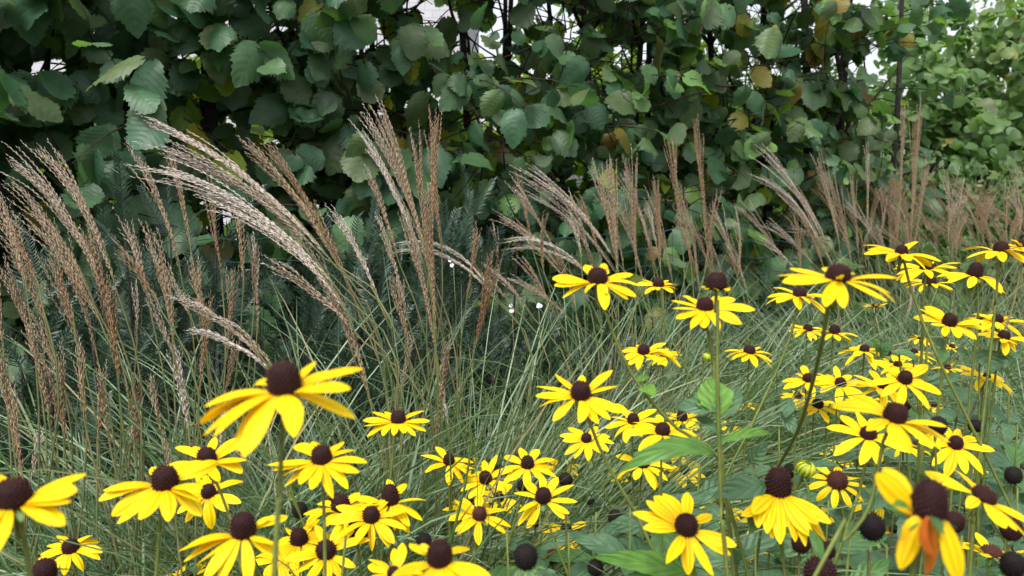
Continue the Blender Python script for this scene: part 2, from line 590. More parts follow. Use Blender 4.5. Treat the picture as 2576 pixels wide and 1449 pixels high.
# gaps in the hedge through which the sky or the white wall shows: (px, py, radius)
GAPS = [(455, 45, 22), (560, 30, 14), (690, 45, 28), (745, 70, 26), (765, 20, 16), (640, 25, 12), (945, 65, 16), (1060, 120, 18), (1130, 45, 16),
        (1160, 80, 14), (1245, 20, 20), (1255, 60, 14), (1215, 90, 10), (1195, 145, 9), (1245, 145, 9), (1380, 30, 10), (1420, 45, 8), (1890, 20, 26),
        (1930, 60, 12), (1990, 15, 18), (2035, 175, 20), (2070, 165, 14), (1900, 165, 26), (1885, 200, 14), (1840, 190, 10), (2100, 55, 12),
        (2250, 100, 12), (2320, 90, 14), (2290, 100, 10), (2390, 60, 16), (2440, 30, 18), (2480, 20, 22), (2560, 30, 22), (2270, 30, 12),
        (560, 520, 44), (520, 570, 30), (600, 585, 36), (640, 540, 22), (500, 500, 14), (300, 480, 18), (330, 455, 14), (200, 560, 26), (180, 580, 20), (150, 610, 20),
        (300, 520, 14), (230, 590, 16), (280, 500, 16), (560, 300, 18), (590, 330, 14), (480, 260, 10), (830, 520, 16),
        (800, 500, 12), (280, 235, 12), (240, 270, 9), (690, 355, 18), (720, 380, 12), (1160, 270, 16), (1120, 250, 10), (1270, 395, 10), (1290, 340, 9),
        (420, 175, 14), (520, 125, 12), (100, 80, 10), (880, 60, 12), (1320, 165, 20), (1380, 200, 16), (1450, 110, 20), (1500, 190, 18), (1620, 120, 20), (1540, 150, 22)]
GR = np.random.default_rng(31)
GAPS += [(GR.uniform(860, 2340), GR.uniform(0, 330) * GR.random() ** .4, GR.uniform(7, 20)) for k in range(46)]
GAPS += [(GR.uniform(0, 860), GR.uniform(0, 190), GR.uniform(6, 15)) for k in range(12)]
GAPS_A = np.array(GAPS, float) * [1, 1, .72]


def in_gap(P, grow=1.0, extra=0.0):
    x, y, d = proj(P)
    dx = x[:, None] - GAPS_A[None, :, 0]
    dy = y[:, None] - GAPS_A[None, :, 1]
    return (dx * dx + dy * dy < (GAPS_A[None, :, 2] * grow + np.reshape(extra, (-1, 1))) ** 2).any(1)


def place_leaves(mb, T, base, axis, normal, size, rnd, wid=None):
    Y = nrm(axis)
    Z = nrm(normal - (normal * Y).sum(-1, keepdims=True) * Y)
    X = np.cross(Y, Z)
    k = rng.integers(0, len(T), len(base))
    sc = np.stack([size * (1 if wid is None else wid), size, size], -1)
    for i in range(len(T)):
        m = k == i
        mb.stamp(T[i], base[m], X[m], Y[m], Z[m], sc[m], rnd[m])


def shoot_paths(n, start, direc, length, droop):
    """n curved shoots: (n, 9, 3)"""
    t = np.linspace(0, 1, 9)[None, :, None]
    return start[:, None] + direc[:, None] * (t * length[:, None, None]) - UP * (droop[:, None, None] * t * t)


TRUNKS = {  # columns of the stems the gaps show: (px at the foot, px at the top, radius)
    0: [(-200, -160, .02), (30, 60, .018), (-60, -20, .02)],
    1: [(250, 330, .022), (395, 355, .024), (150, 110, .016), (330, 400, .015)],
    2: [(540, 560, .030), (590, 575, .026), (620, 720, .018), (480, 440, .018)],
    3: [(800, 735, .024), (860, 900, .018), (760, 690, .016), (930, 960, .016)],
    4: [(1195, 1180, .026), (1230, 1250, .020), (1120, 1050, .018), (1290, 1340, .018)],
    5: [(1470, 1440, .026), (1520, 1580, .024), (1560, 1690, .022), (1430, 1330, .018), (1600, 1600, .02)],
    6: [(1935, 1940, .040), (1900, 1860, .022), (1985, 2010, .030), (1800, 1770, .024), (2050, 2200, .02)],
    7: [(2180, 2150, .026), (2250, 2290, .022), (2120, 2080, .02)],
}
HAZEL_LABELS = [
    'dark large-leaved hazel bush at the far left edge, behind the leftmost plumes',
    'dark hazel bush with the big pale leaf, left of the large sweeping plumes',
    'dark hazel bush with paired black stems and white wall showing through its foot',
    'dark hazel bush behind the tips of the tall upright plume cluster',
    'hazel bush with greyish leaves right of the tall upright plume cluster',
    'hazel bush with many thin dark stems and yellow-green light between them',
    'hazel bush with a thick forked dark trunk and white sky gaps, right of centre',
    'hazel bush with mid-green leaves at the right end of the hedge',
]


def hazel_hedge():
    n_sh = 8
    for i in range(n_sh):
        pxc = [-120, 250, 560, 840, 1190, 1530, 1930, 2200][i]
        foot = hedge_at(pxc, -0.42)
        root = empty('hazel_bush', foot)
        tag(root, HAZEL_LABELS[i], 'bush', 'hazel bushes forming the hedge')
        paths = []
        for (p0, p1, r) in TRUNKS[i]:
            a = hedge_at(p0, -0.40 + rng.uniform(-.12, .12))
            d = proj(a[None])[2][0]
            b = at(p1, -120, d + rng.uniform(-.05, .15))
            b = a + (b - a) * ((2.55 - 0) / (b[2]))
            b = b + HD * rng.normal() * .12 * (r < .03)
            mid = (a + b) / 2 + HD * rng.normal() * .07 + HN * rng.normal() * .05
            P = smooth_path([a, (a + mid) / 2 + rng.normal(size=3) * .022, mid, (mid + b) / 2 + rng.normal(size=3) * .02, b], 16)
            paths.append((P, r))
            tb = MB(); tb.tube(P, np.linspace(r, r * .35, 16) * (.85 if r < .03 else 1), 8)
            tb.build('trunk', M_BARK, root)
        # shoots that carry the leaves
        s0 = hedge_at([-700, 80, 410, 700, 1010, 1360, 1740, 2080][i])
        s1 = hedge_at([80, 410, 700, 1010, 1360, 1740, 2080, 2345][i])
        span = np.linalg.norm(s1 - s0)
        n = int(([275, 275, 265, 265, 265, 265, 265, 255][i]) * span / .55)
        u = rng.random(n)
        h = rng.uniform(.55, 2.45, n)
        back = rng.random(n) ** 1.1 * .75
        st = s0 + (s1 - s0) * u[:, None] - HN * (back + .12)[:, None] + UP * h[:, None]
        front = rng.random(n) < .74
        dr = HN * np.where(front, rng.uniform(.3, 1.0, n), rng.uniform(-1, -.2, n))[:, None] + HD * (rng.normal(size=n) * .7)[:, None] + UP * rng.uniform(-.1, .9, n)[:, None]
        dr = nrm(dr)
        ln = rng.uniform(.16, .42, n)
        SP = shoot_paths(n, st, dr, ln, rng.uniform(.0, .14, n))
        tw = MB()
        for k in range(n):
            if in_gap(SP[k], .55).sum() > 3 and rng.random() < .7: continue
            tw.tube(SP[k][::2], np.linspace(.0026, .0011, 5), 4, rng.random(), cap=False)
        # bare twigs that tangle in the lower inside of the hedge
        for k in range(int(120 * span / .55)):
            p = s0 + (s1 - s0) * rng.random() - HN * rng.uniform(.15, .8) + UP * rng.uniform(.35, 1.75)
            d = nrm(np.array([rng.normal(), rng.normal(), rng.normal() * .8 + .3]))
            q = p + d * rng.uniform(.15, .4)
            tw.tube(bez(p, (p + q) / 2 + rng.normal(size=3) * .06, q, 6), np.linspace(.0032, .001, 6), 4, rng.random(), cap=False)
        for (P, r) in paths:
            for k in range(7):
                a = P[rng.integers(3, 14)]
                d = nrm(HD * rng.normal() + UP * rng.uniform(.4, 1.2) + HN * rng.normal() * .5)
                q = a + d * rng.uniform(.25, .6)
                tw.tube(bez(a, (a + q) / 2 + rng.normal(size=3) * .03 - UP * .03, q, 7), np.linspace(r * .35, .0016, 7), 5, rng.random(), cap=False)
        tw.build('twigs', M_TWIG, root)['kind'] = 'stuff'
        # leaves
        m = 8
        idx = np.linspace(1, 8, m).astype(int)
        base = SP[:, idx].reshape(-1, 3) + rng.normal(size=(n * m, 3)) * .012
        tang = nrm(np.gradient(SP, axis=1))[:, idx].reshape(-1, 3)
        side = nrm(np.cross(tang, UP)) * np.tile(np.where(np.arange(m) % 2, 1, -1), n)[:, None]
        N = n * m
        fr = np.repeat(front, m)
        out = HN * np.where(fr, 1.0, -.6)[:, None]
        axis = out * rng.uniform(.1, .75, N)[:, None] + side * rng.uniform(.2, .9, N)[:, None] - UP * rng.uniform(.15, 1.15, N)[:, None]
        normal = out * rng.uniform(.35, 1.1, N)[:, None] + UP * rng.uniform(.15, 1.0, N)[:, None] + rng.normal(size=(N, 3)) * .5
        size = np.clip(rng.normal(.074, .018, N), .035, .125) * np.interp(proj(base)[0], [0, 500, 1300, 2300], [1.1, 1.0, .92, .95])
        keep = ~in_gap(base + nrm(axis) * (size * .5)[:, None], 1.0, np.interp(proj(base)[0], [800, 900, 1250, 1650, 1900], [12, 10, 19, 19, 13])) & (rng.random(N) < .94)
        x, y, d = proj(base)
        keep &= (base[:, 2] > .72) | (rng.random(N) < .9)
        rb = rng.random(N) * .9
        yel = rng.random(N) < np.where(x > 800, .035, .015)
        rb = np.where(yel, rng.uniform(.945, 1, N), rb * (.75 + .25 * np.clip((x - 300) / 1500, 0, 1)) + .1 * np.clip((x - 900) / 1500, 0, 1))
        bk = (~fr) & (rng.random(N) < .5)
        lv = MB()
        place_leaves(lv, HAZEL_T, base[keep & ~bk], axis[keep & ~bk], normal[keep & ~bk], size[keep & ~bk], np.clip(rb, 0, 1)[keep & ~bk])
        if i == 1:     # the big pale leaf and its neighbours
            for (bx, by, tx, ty, wf, up, hue) in ((352, 150, 195, 178, .66, .62, .72), (275, 112, 180, 100, .50, .7, .62), (330, 215, 392, 272, .6, .6, .5),
                                              (400, 300, 335, 372, .95, .45, .45), (395, 250, 330, 330, .8, .5, .35)):
                dd = 1.52
                a, b = at(bx, by, dd), at(tx, ty, dd - .03)
                ax = b - a
                L_ = np.linalg.norm(ax)
                place_leaves(lv, HAZEL_T[:2], a[None], ax[None], (HN * (1 - up) + UP * up + R_ * .1)[None], np.array([L_]), np.array([hue]), np.array([wf / .85]))
        lv.build('crown', M_HAZEL, root)
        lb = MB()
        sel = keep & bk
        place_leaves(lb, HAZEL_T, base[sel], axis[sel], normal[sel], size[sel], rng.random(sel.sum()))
        lb.build('painted_backlit_foliage', M_LIME, root)  # back leaves of the same hazel, with backlight painted in as lime


hazel_hedge()


# ------------------------------------------------------------------ bushes and trees beyond the hedge
def leafy_mass(name, label, cat, centre, rad, n, T, size, mat, trunks=5, group=None, gapx=True, low=0.0, hue=(0, 1), trunk_r=.02):
    c = np.asarray(centre, float)
    rad = np.asarray(rad, float)
    root = empty(name, (c[0], c[1], 0))
    tag(root, label, cat, group)
    # leaves on sprays scattered through an uneven crown
    ns = max(6, n // 14)
    d = nrm(rng.normal(size=(ns, 3)))
    r = rng.random(ns) ** .45
    P = c + d * r[:, None] * rad * (1 + .22 * np.sin(d[:, 0:1] * 5 + d[:, 2:3] * 4))
    P = P[P[:, 2] > low + .05]
    ns = len(P)
    dirs = nrm(d[:ns] * .6 + rng.normal(size=(ns, 3)) * .5 + UP * .2)
    ln = size * rng.uniform(2.5, 5, ns)
    SP = shoot_paths(ns, P, dirs, ln, ln * .3)
    m = 14
    idx = rng.integers(0, 9, (ns, m))
    base = SP[np.arange(ns)[:, None], idx].reshape(-1, 3) + rng.normal(size=(ns * m, 3)) * size * .35
    N = len(base)
    axis = rng.normal(size=(N, 3)) * .7 - UP * rng.uniform(0, .7, N)[:, None] - F_ * .25
    normal = UP * rng.uniform(.3, 1.1, N)[:, None] - F_ * rng.uniform(.1, .8, N)[:, None] + rng.normal(size=(N, 3)) * .35
    keep = np.ones(N, bool)
    if gapx: keep = ~in_gap(base, .8, 4)
    sz = size * rng.uniform(.7, 1.25, N)
    mb = MB()
    clump = np.repeat(rng.random(ns), m) * .6 + rng.random(N) * .4
    clump = np.where(rng.random(N) < .02, .98, clump * .93)
    place_leaves(mb, T, base[keep], axis[keep], normal[keep], sz[keep], (hue[0] + (hue[1] - hue[0]) * clump)[keep])
    mb.build('foliage', mat, root)
    tw = MB()
    for k in range(0, ns, 2):
        tw.tube(SP[k][::4], [.003, .0022, .0014], 4, .5, cap=False)
    if 0: tw.build('twigs', M_TWIG, root)
    for k in range(trunks):
        a = np.array([c[0] + rng.normal() * rad[0] * .22, c[1] + rng.normal() * rad[1] * .2, 0])
        b = c + np.array([rng.normal() * rad[0] * .55, rng.normal() * rad[1] * .4, rad[2] * rng.uniform(.2, .85)])
        tb = MB(); tb.tube(bez(a, (a + b) / 2 + np.array([0, 0, rad[2] * .25]), b, 10), np.linspace(trunk_r, trunk_r * .3, 10), 7)
        tb.build('trunk', M_BARK, root)
    return root


BEHIND = 'lime-lit bushes behind the hedge'  # these bushes carry the look of backlight in their leaf colour
leafy_mass('garden_bush', 'lime-green bush coloured as if backlit, behind the dark hazels at the upper left', 'bush', at(120, 150, 4.0) * [1, 1, 0] + [0, 0, 1.25], (.85, .5, .62), 900, HAZEL_FAR, .085, M_LIME, group=BEHIND)
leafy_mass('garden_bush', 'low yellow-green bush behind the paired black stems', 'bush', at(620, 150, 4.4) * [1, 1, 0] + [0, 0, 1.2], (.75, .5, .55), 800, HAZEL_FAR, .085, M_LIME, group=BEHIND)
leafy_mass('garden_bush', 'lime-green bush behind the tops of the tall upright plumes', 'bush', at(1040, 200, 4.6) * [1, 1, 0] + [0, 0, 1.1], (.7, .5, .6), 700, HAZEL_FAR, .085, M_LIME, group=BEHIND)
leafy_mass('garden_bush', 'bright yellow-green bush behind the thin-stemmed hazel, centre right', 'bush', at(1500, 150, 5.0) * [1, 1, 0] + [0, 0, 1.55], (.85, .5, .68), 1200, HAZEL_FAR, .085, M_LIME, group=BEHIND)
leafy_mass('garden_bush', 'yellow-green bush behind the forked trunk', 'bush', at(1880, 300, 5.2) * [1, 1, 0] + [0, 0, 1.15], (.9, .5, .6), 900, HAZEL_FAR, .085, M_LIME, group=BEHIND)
leafy_mass('leafy_bush', 'pale green small-leaved bush beyond the end of the hedge, at the right edge', 'bush', at(2500, 250, 5.4) * [1, 1, 0] + [0, 0, 1.45], (.95, .6, .95), 4600, HAZEL_FAR, .070, M_FARLEAF, 7, 'bushes beyond the hedge end', False)
leafy_mass('leafy_bush', 'darker green bush joining the hedge end to the pale bush', 'bush', at(2330, 260, 5.0) * [1, 1, 0] + [0, 0, 1.35], (.55, .5, .75), 1600, HAZEL_FAR, .075, M_FARLEAF, 5, 'bushes beyond the hedge end', False, hue=(0, .6))
leafy_mass('leafy_bush', 'green bush at the right rim, behind the far purple-brown plumes', 'bush', at(2800, 300, 4.9) * [1, 1, 0] + [0, 0, 1.2], (.7, .5, .8), 1900, HAZEL_FAR, .07, M_FARLEAF, 5, 'bushes beyond the hedge end', False, hue=(0, .7))
cv = leafy_mass('low_shrub', 'dense fine-leaved pale green shrub below the pale bush, behind purple plumes', 'shrub', at(2480, 450, 4.5) * [1, 1, 0] + [0, 0, .72], (1.05, .55, .62), 7000, SMALL_T, .045, M_COVER, 4, None, False)
leafy_mass('low_shrub', 'loose green shrub at the foot of the hedge end, behind the tall twin plumes', 'shrub', at(2230, 450, 3.75) * [1, 1, 0] + [0, 0, .62], (.5, .4, .55), 1800, SMALL_T, .055, M_COVER, 4, None, False)
leafy_mass('garden_tree', 'thin distant tree with tiny leaves seen through the gap by the forked trunk', 'tree', at(1900, 150, 11) * [1, 1, 0] + [0, 0, 2.7], (1.5, 1.2, 1.5), 2200, SMALL_T, .10, M_COVER, 2, 'distant trees', False, trunk_r=.08)
leafy_mass('garden_tree', 'distant tall tree reaching into the white sky at the upper right corner', 'tree', at(2560, 100, 13) * [1, 1, 0] + [0, 0, 3.1], (1.4, 1.2, 2.2), 1500, SMALL_T, .13, M_FARLEAF, 2, 'distant trees', False, trunk_r=.09)


# ------------------------------------------------------------------ wire fence
def wire_fence():
    root = empty('wire_fence', hedge_at(1200, .12))
    tag(root, 'thin green crimped wire fence between the yews and the hazel hedge', 'fence')
    mb = MB()
    a, b = hedge_at(420, .12), hedge_at(2150, .12)
    L = np.linalg.norm(b - a)
    H = 1.03
    n = int(L / .012)
    t = np.linspace(0, 1, n)
    for z in np.arange(.08, H + .01, .05):
        P = a + (b - a) * t[:, None] + UP * (z + .004 * np.sin(t * L / .05 * 2 * pi) + .012 * np.sin(t * 9 + z))[:, None]
        mb.tube(P[::3], .0011, 3, .5, cap=False)
    for x in np.arange(0, L, .10):
        p = a + HD * x
        zz = np.linspace(.03, H + .01, 14)
        P = p + UP * zz[:, None] + HD * (.004 * np.sin(zz * 60))[:, None]
        mb.tube(P, .0011, 3, .5, cap=False)
    mb.build('wire_mesh', M_WIRE, root)
    for px in (1168,):
        p = hedge_at(px, .115)
        ps = MB()
        ps.box(p + UP * .53, (.007, .007, .53), HD, HN, UP)
        ps.box(p + UP * 1.068, (.009, .009, .006), HD, HN, UP)
        ps.build('post', M_WIRE, root, smooth=False)


wire_fence()


# ------------------------------------------------------------------ yews at the foot of the hedge
def yew_shoot_template(seed, n=44):
    r = np.random.default_rng(seed)
    V, Q, A = [], [], []
    for k in range(n):
        t = (k + .5) / n
        y = t
        sd = 1 if k % 2 else -1
        ang = r.uniform(-.25, .55)
        L = .19 * (1 - .45 * t) * r.uniform(.8, 1.15)
        d = np.array([sd * cos(ang) * .85, .5 + .25 * t, sin(ang)])
        d = d / np.linalg.norm(d)
        p = np.array([0, y, .02 * sin(t * 3)])
        w = np.array([-d[1] * sd, d[0] * sd, 0.2])
        w = w / np.linalg.norm(w) * .0105
        e = p + d * L * .55
        f = p + d * L + np.array([0, .02, -.025])
        b = len(V)
        V += [p - w * .6, p + w * .6, e + w, e - w, f]
        A += [(-.3, t), (.3, t), (.5, t), (-.5, t), (0, t)]
        Q += [[b, b + 1, b + 2, b + 3], [b + 3, b + 2, b + 4, b + 4]]
    V = np.array(V); Q = np.array(Q)
    tri = np.array([[q[0], q[1], q[2]] for q in Q if q[2] == q[3]])
    Q = np.array([q for q in Q if q[2] != q[3]])
    # the green twig itself
    b = len(V)
    V = np.vstack([V, [(-.008, 0, 0), (.008, 0, 0), (.003, 1, .003), (-.003, 1, .003), (0, 0, .014)]])
    A += [(0, 0)] * 5
    Q = np.vstack([Q, [[b, b + 1, b + 2, b + 3], [b + 1, b + 4, b + 3, b + 2]]])
    return V, Q, tri, np.array(A)


YEW_T = [yew_shoot_template(s) for s in range(4)]


def yew(label, px, off, h, r, n=300):
    c = hedge_at(px, off)
    root = empty('yew_bush', c)
    tag(root, label, 'bush', 'young yews along the fence')
    st = MB()
    base, dr, sz = [], [], []
    for b in range(9):
        az = rng.uniform(0, 2 * pi)
        top = c + np.array([cos(az) * r * rng.uniform(.1, .9), sin(az) * r * rng.uniform(.1, .9), h * rng.uniform(.7, 1.0)])
        P = bez(c, c + (top - c) * [.75, .75, .35], top, 12)
        st.tube(P, np.linspace(.008, .002, 12), 5)
        for k in range(n // 9):
            i = rng.integers(2, 12)
            p = P[i]
            o = nrm(np.array([rng.normal(), rng.normal(), rng.uniform(-.1, .9)]))
            p = p + o * rng.uniform(0, r * .42 * (1.1 - i / 14))
            base.append(p); dr.append(nrm(o + UP * rng.uniform(.0, .8) + nrm(p - c) * .4)); sz.append(rng.uniform(.08, .16))
        base.append(top); dr.append(nrm(np.array([rng.normal() * .15, rng.normal() * .15, 1]))); sz.append(rng.uniform(.12, .19))
    base, dr, sz = np.array(base), np.array(dr), np.array(sz)
    st.build('stem', M_BARK, root)
    mb = MB()
    X0 = nrm(np.cross(dr, UP + rng.normal(size=dr.shape) * .3))
    Z = np.cross(X0, dr)
    k = rng.integers(0, 4, len(base))
    rr = np.clip(rng.random(len(base)) * .8 + .2 * (rng.random(len(base)) < .15), 0, 1)
    for i in range(4):
        m = k == i
        mb.stamp(YEW_T[i], base[m], X0[m], dr[m], Z[m], sz[m], rr[m])
    mb.build('foliage', M_YEW, root)


yew('young dark yew at the left edge behind the leaning plumes', -20, .22, .98, .30)
yew('young yew left of the white wall glimpse, behind the plume bundle', 210, .20, .98, .28)
yew('young yew with two upright tips just right of the leftmost plume bundle', 385, .20, 1.08, .27)
yew('young yew right below the white wall glimpse', 640, .16, .93, .30)
yew('young yew in front of the fence, behind the large sweeping plumes', 850, .28, 1.00, .30)
yew('young yew directly behind the tall upright plume cluster', 1000, .26, 1.02, .28)
yew('slender yew with a tall pale tip beside the fence post', 1185, .28, 1.10, .17, 200)
yew('low yew right of the fence post, above the rusty upright plume', 1290, .25, .98, .25)
yew('small yew half hidden behind the middle plumes, right of centre', 1450, .25, .82, .25, 200)
yew('low yew far along the fence behind the right-hand plumes', 1850, .22, .86, .28, 200)
# ------------------------------------------------------------------ silver grass: clumps of arching blades and feathery plumes
def blade_mesh(mb, base, az, L, th0, th1, w, rnd, K=10, daz=0.0, droop=1.5):
    N = len(base)
    t = np.linspace(0, 1, K)
    th = th0[:, None] + th1[:, None] * t[None] ** droop
    az_t = az[:, None] + np.broadcast_to(np.asarray(daz, float), (N,))[:, None] * t[None] ** 2
    ds = (L / (K - 1))[:, None]
    dx, dy, dz = np.sin(th) * np.cos(az_t) * ds, np.sin(th) * np.sin(az_t) * ds, np.cos(th) * ds
    P = np.stack([np.cumsum(dx, 1) - dx, np.cumsum(dy, 1) - dy, np.cumsum(dz, 1) - dz], -1) + base[:, None]
    tg = np.stack([np.sin(th) * np.cos(az_t), np.sin(th) * np.sin(az_t), np.cos(th)], -1)
    side = np.stack([-np.sin(az_t), np.cos(az_t), np.zeros_like(az_t)], -1)
    nor = np.cross(side, tg)
    tw = rng.normal(size=N)[:, None] * .9 * t[None] + rng.normal(size=N)[:, None] * .5
    sd = side * np.cos(tw)[..., None] + nor * np.sin(tw)[..., None]
    nn = np.cross(sd, tg)
    prof = np.minimum(1, .55 + 2.2 * t) * (1 - t ** 3) ** .8 + .02
    W = (w[:, None] * prof[None] * .5)[..., None]
    V = np.stack([P - sd * W, P - nn * W * .45, P + sd * W], 2)       # (N, K, 3, 3)
    q = grid_quads(K, 3)
    Q = (q[None] + (np.arange(N) * K * 3)[:, None, None]).reshape(-1, 4)
    A = np.zeros((N, K, 3, 3), np.float32)
    A[..., 0] = np.array([-1, 0, 1])[None, None]
    A[..., 1] = t[None, :, None]
    A[..., 2] = rnd[:, None, None]
    mb.add(V.reshape(-1, 3), Q, None, A.reshape(-1, 3))


def plume_mesh(B, T, ctrl, nr, spread, silver, seed, loose=0.5):
    """racemes that leave the axis B..T near its foot and fan out to their own tips"""
    r = np.random.default_rng(seed)
    mb = MB()
    Lp = np.linalg.norm(T - B)
    axis = bez(B, ctrl, T, 24)
    perp1 = nrm(np.cross(T - B, F_))
    perp2 = nrm(np.cross(T - B, perp1))
    loc, Y, sz, rn = [], [], [], []
    for i in range(nr):
        f = (i + .5) / nr
        t0 = r.uniform(0, .42) * (.4 + .6 * f)
        p0 = axis[int(t0 * 23)]
        reach = r.uniform(.80, 1.0) if i else 1.0
        q = axis[int(reach * 23)]
        lat = perp1 * r.normal() * spread * Lp * .42 + perp2 * r.normal() * spread * Lp * .3
        tip = q + lat
        tm = (t0 + reach) / 2
        c = axis[int(tm * 23)] * 1.0 + (axis[int(tm * 23)] - (p0 + q) / 2) * .9 + lat * r.uniform(.25, .55) * loose
        n = max(10, int(np.linalg.norm(tip - p0) / .0036))
        P = bez(p0, c, tip, n)
        P += (perp1 * (np.sin(np.linspace(0, 9, n) + r.uniform(0, 6)) * .0012)[:, None])
        mb.tube(P[::5] if n > 14 else P, .00045, 3, r.uniform(.3, .7), cap=False)
        mb.a[-1][:, 0] = silver
        tg = nrm(np.gradient(P, axis=0))
        al = np.arange(n) * 2.3 + r.uniform(0, 6)
        rad = perp1 * np.cos(al)[:, None] + perp2 * np.sin(al)[:, None]
        skip = np.arange(n) > 2
        loc.append((P + rad * .0006)[skip]); Y.append(nrm(tg + rad * r.uniform(.06, .22, n)[:, None])[skip])
        sz.append((r.uniform(.0070, .0112, n) * (1 - .35 * np.linspace(0, 1, n) ** 3))[skip])
        rn.append(np.clip(r.normal(.5, .2, n), 0, 1)[skip])
    loc, Y, sz, rn = [np.concatenate(x) for x in (loc, Y, sz, rn)]
    X = nrm(np.cross(Y, UP + rng.normal(size=Y.shape) * .2))
    Z = np.cross(X, Y)
    wd = np.stack([sz * .175, sz, sz * .15], -1)
    mb.stamp(SPK, loc, X, Y, Z, wd, rn)
    up_ = np.clip(((loc - B) @ nrm(T - B)) / Lp, 0, 1)
    mb.a[-1][:, 0] = np.repeat(np.clip(silver * .95 + .42 * up_ ** 2 + rng.normal(size=len(loc)) * .1, 0, 1), 5)
    return mb


# clump: name of its look, foot (px, distance), blades, blade length, blade width, height of the first arch, label
CL = [
    (-40, 1.12, 420, 1.05, .0065, 'silver grass clump at the left edge with brown plumes leaning out of view'),
    (265, 1.22, 520, 1.10, .0070, 'silver grass clump with a thick brown plume bundle, left of the sweeping plumes'),
    (470, 1.32, 420, 1.05, .0050, 'silver grass clump with thin upright plumes behind the flower on the tall bare stem'),
    (905, 1.22, 520, 1.15, .0055, 'silver grass clump with the largest silvery plumes sweeping to the left'),
    (1090, 1.42, 460, 1.15, .0050, 'silver grass clump with the tall upright golden-brown plume cluster'),
    (1215, 1.50, 420, 1.05, .0045, 'silver grass clump with one short rusty fan-shaped plume'),
    (1480, 1.85, 520, 1.15, .0045, 'silver grass clump with plumes arching left just above the widest-spread flower'),
    (1640, 2.05, 480, 1.15, .0045, 'silver grass clump with straight brown plumes behind the two middle flowers'),
    (1790, 2.15, 420, 1.10, .0045, 'silver grass clump with one tall narrow rust plume, right of centre'),
    (2090, 2.45, 480, 1.15, .0045, 'silver grass clump with curved pale plumes, left of the tall twin plumes'),
    (2275, 2.75, 460, 1.25, .0045, 'silver grass clump with the tall straight twin plumes'),
    (2420, 3.10, 460, 1.10, .0045, 'far silver grass clump of hazy purple plumes right of the twin plumes'),
    (2590, 3.00, 460, 1.10, .0045, 'silver grass clump of purple-brown plumes at the right edge'),
    (330, 1.02, 380, .80, .0075, 'low silver grass clump with white-ribbed broad blades, lower left'),
    (1000, 1.72, 380, 1.0, .0042, 'silver grass clump half hidden behind the tall upright plumes'),
]
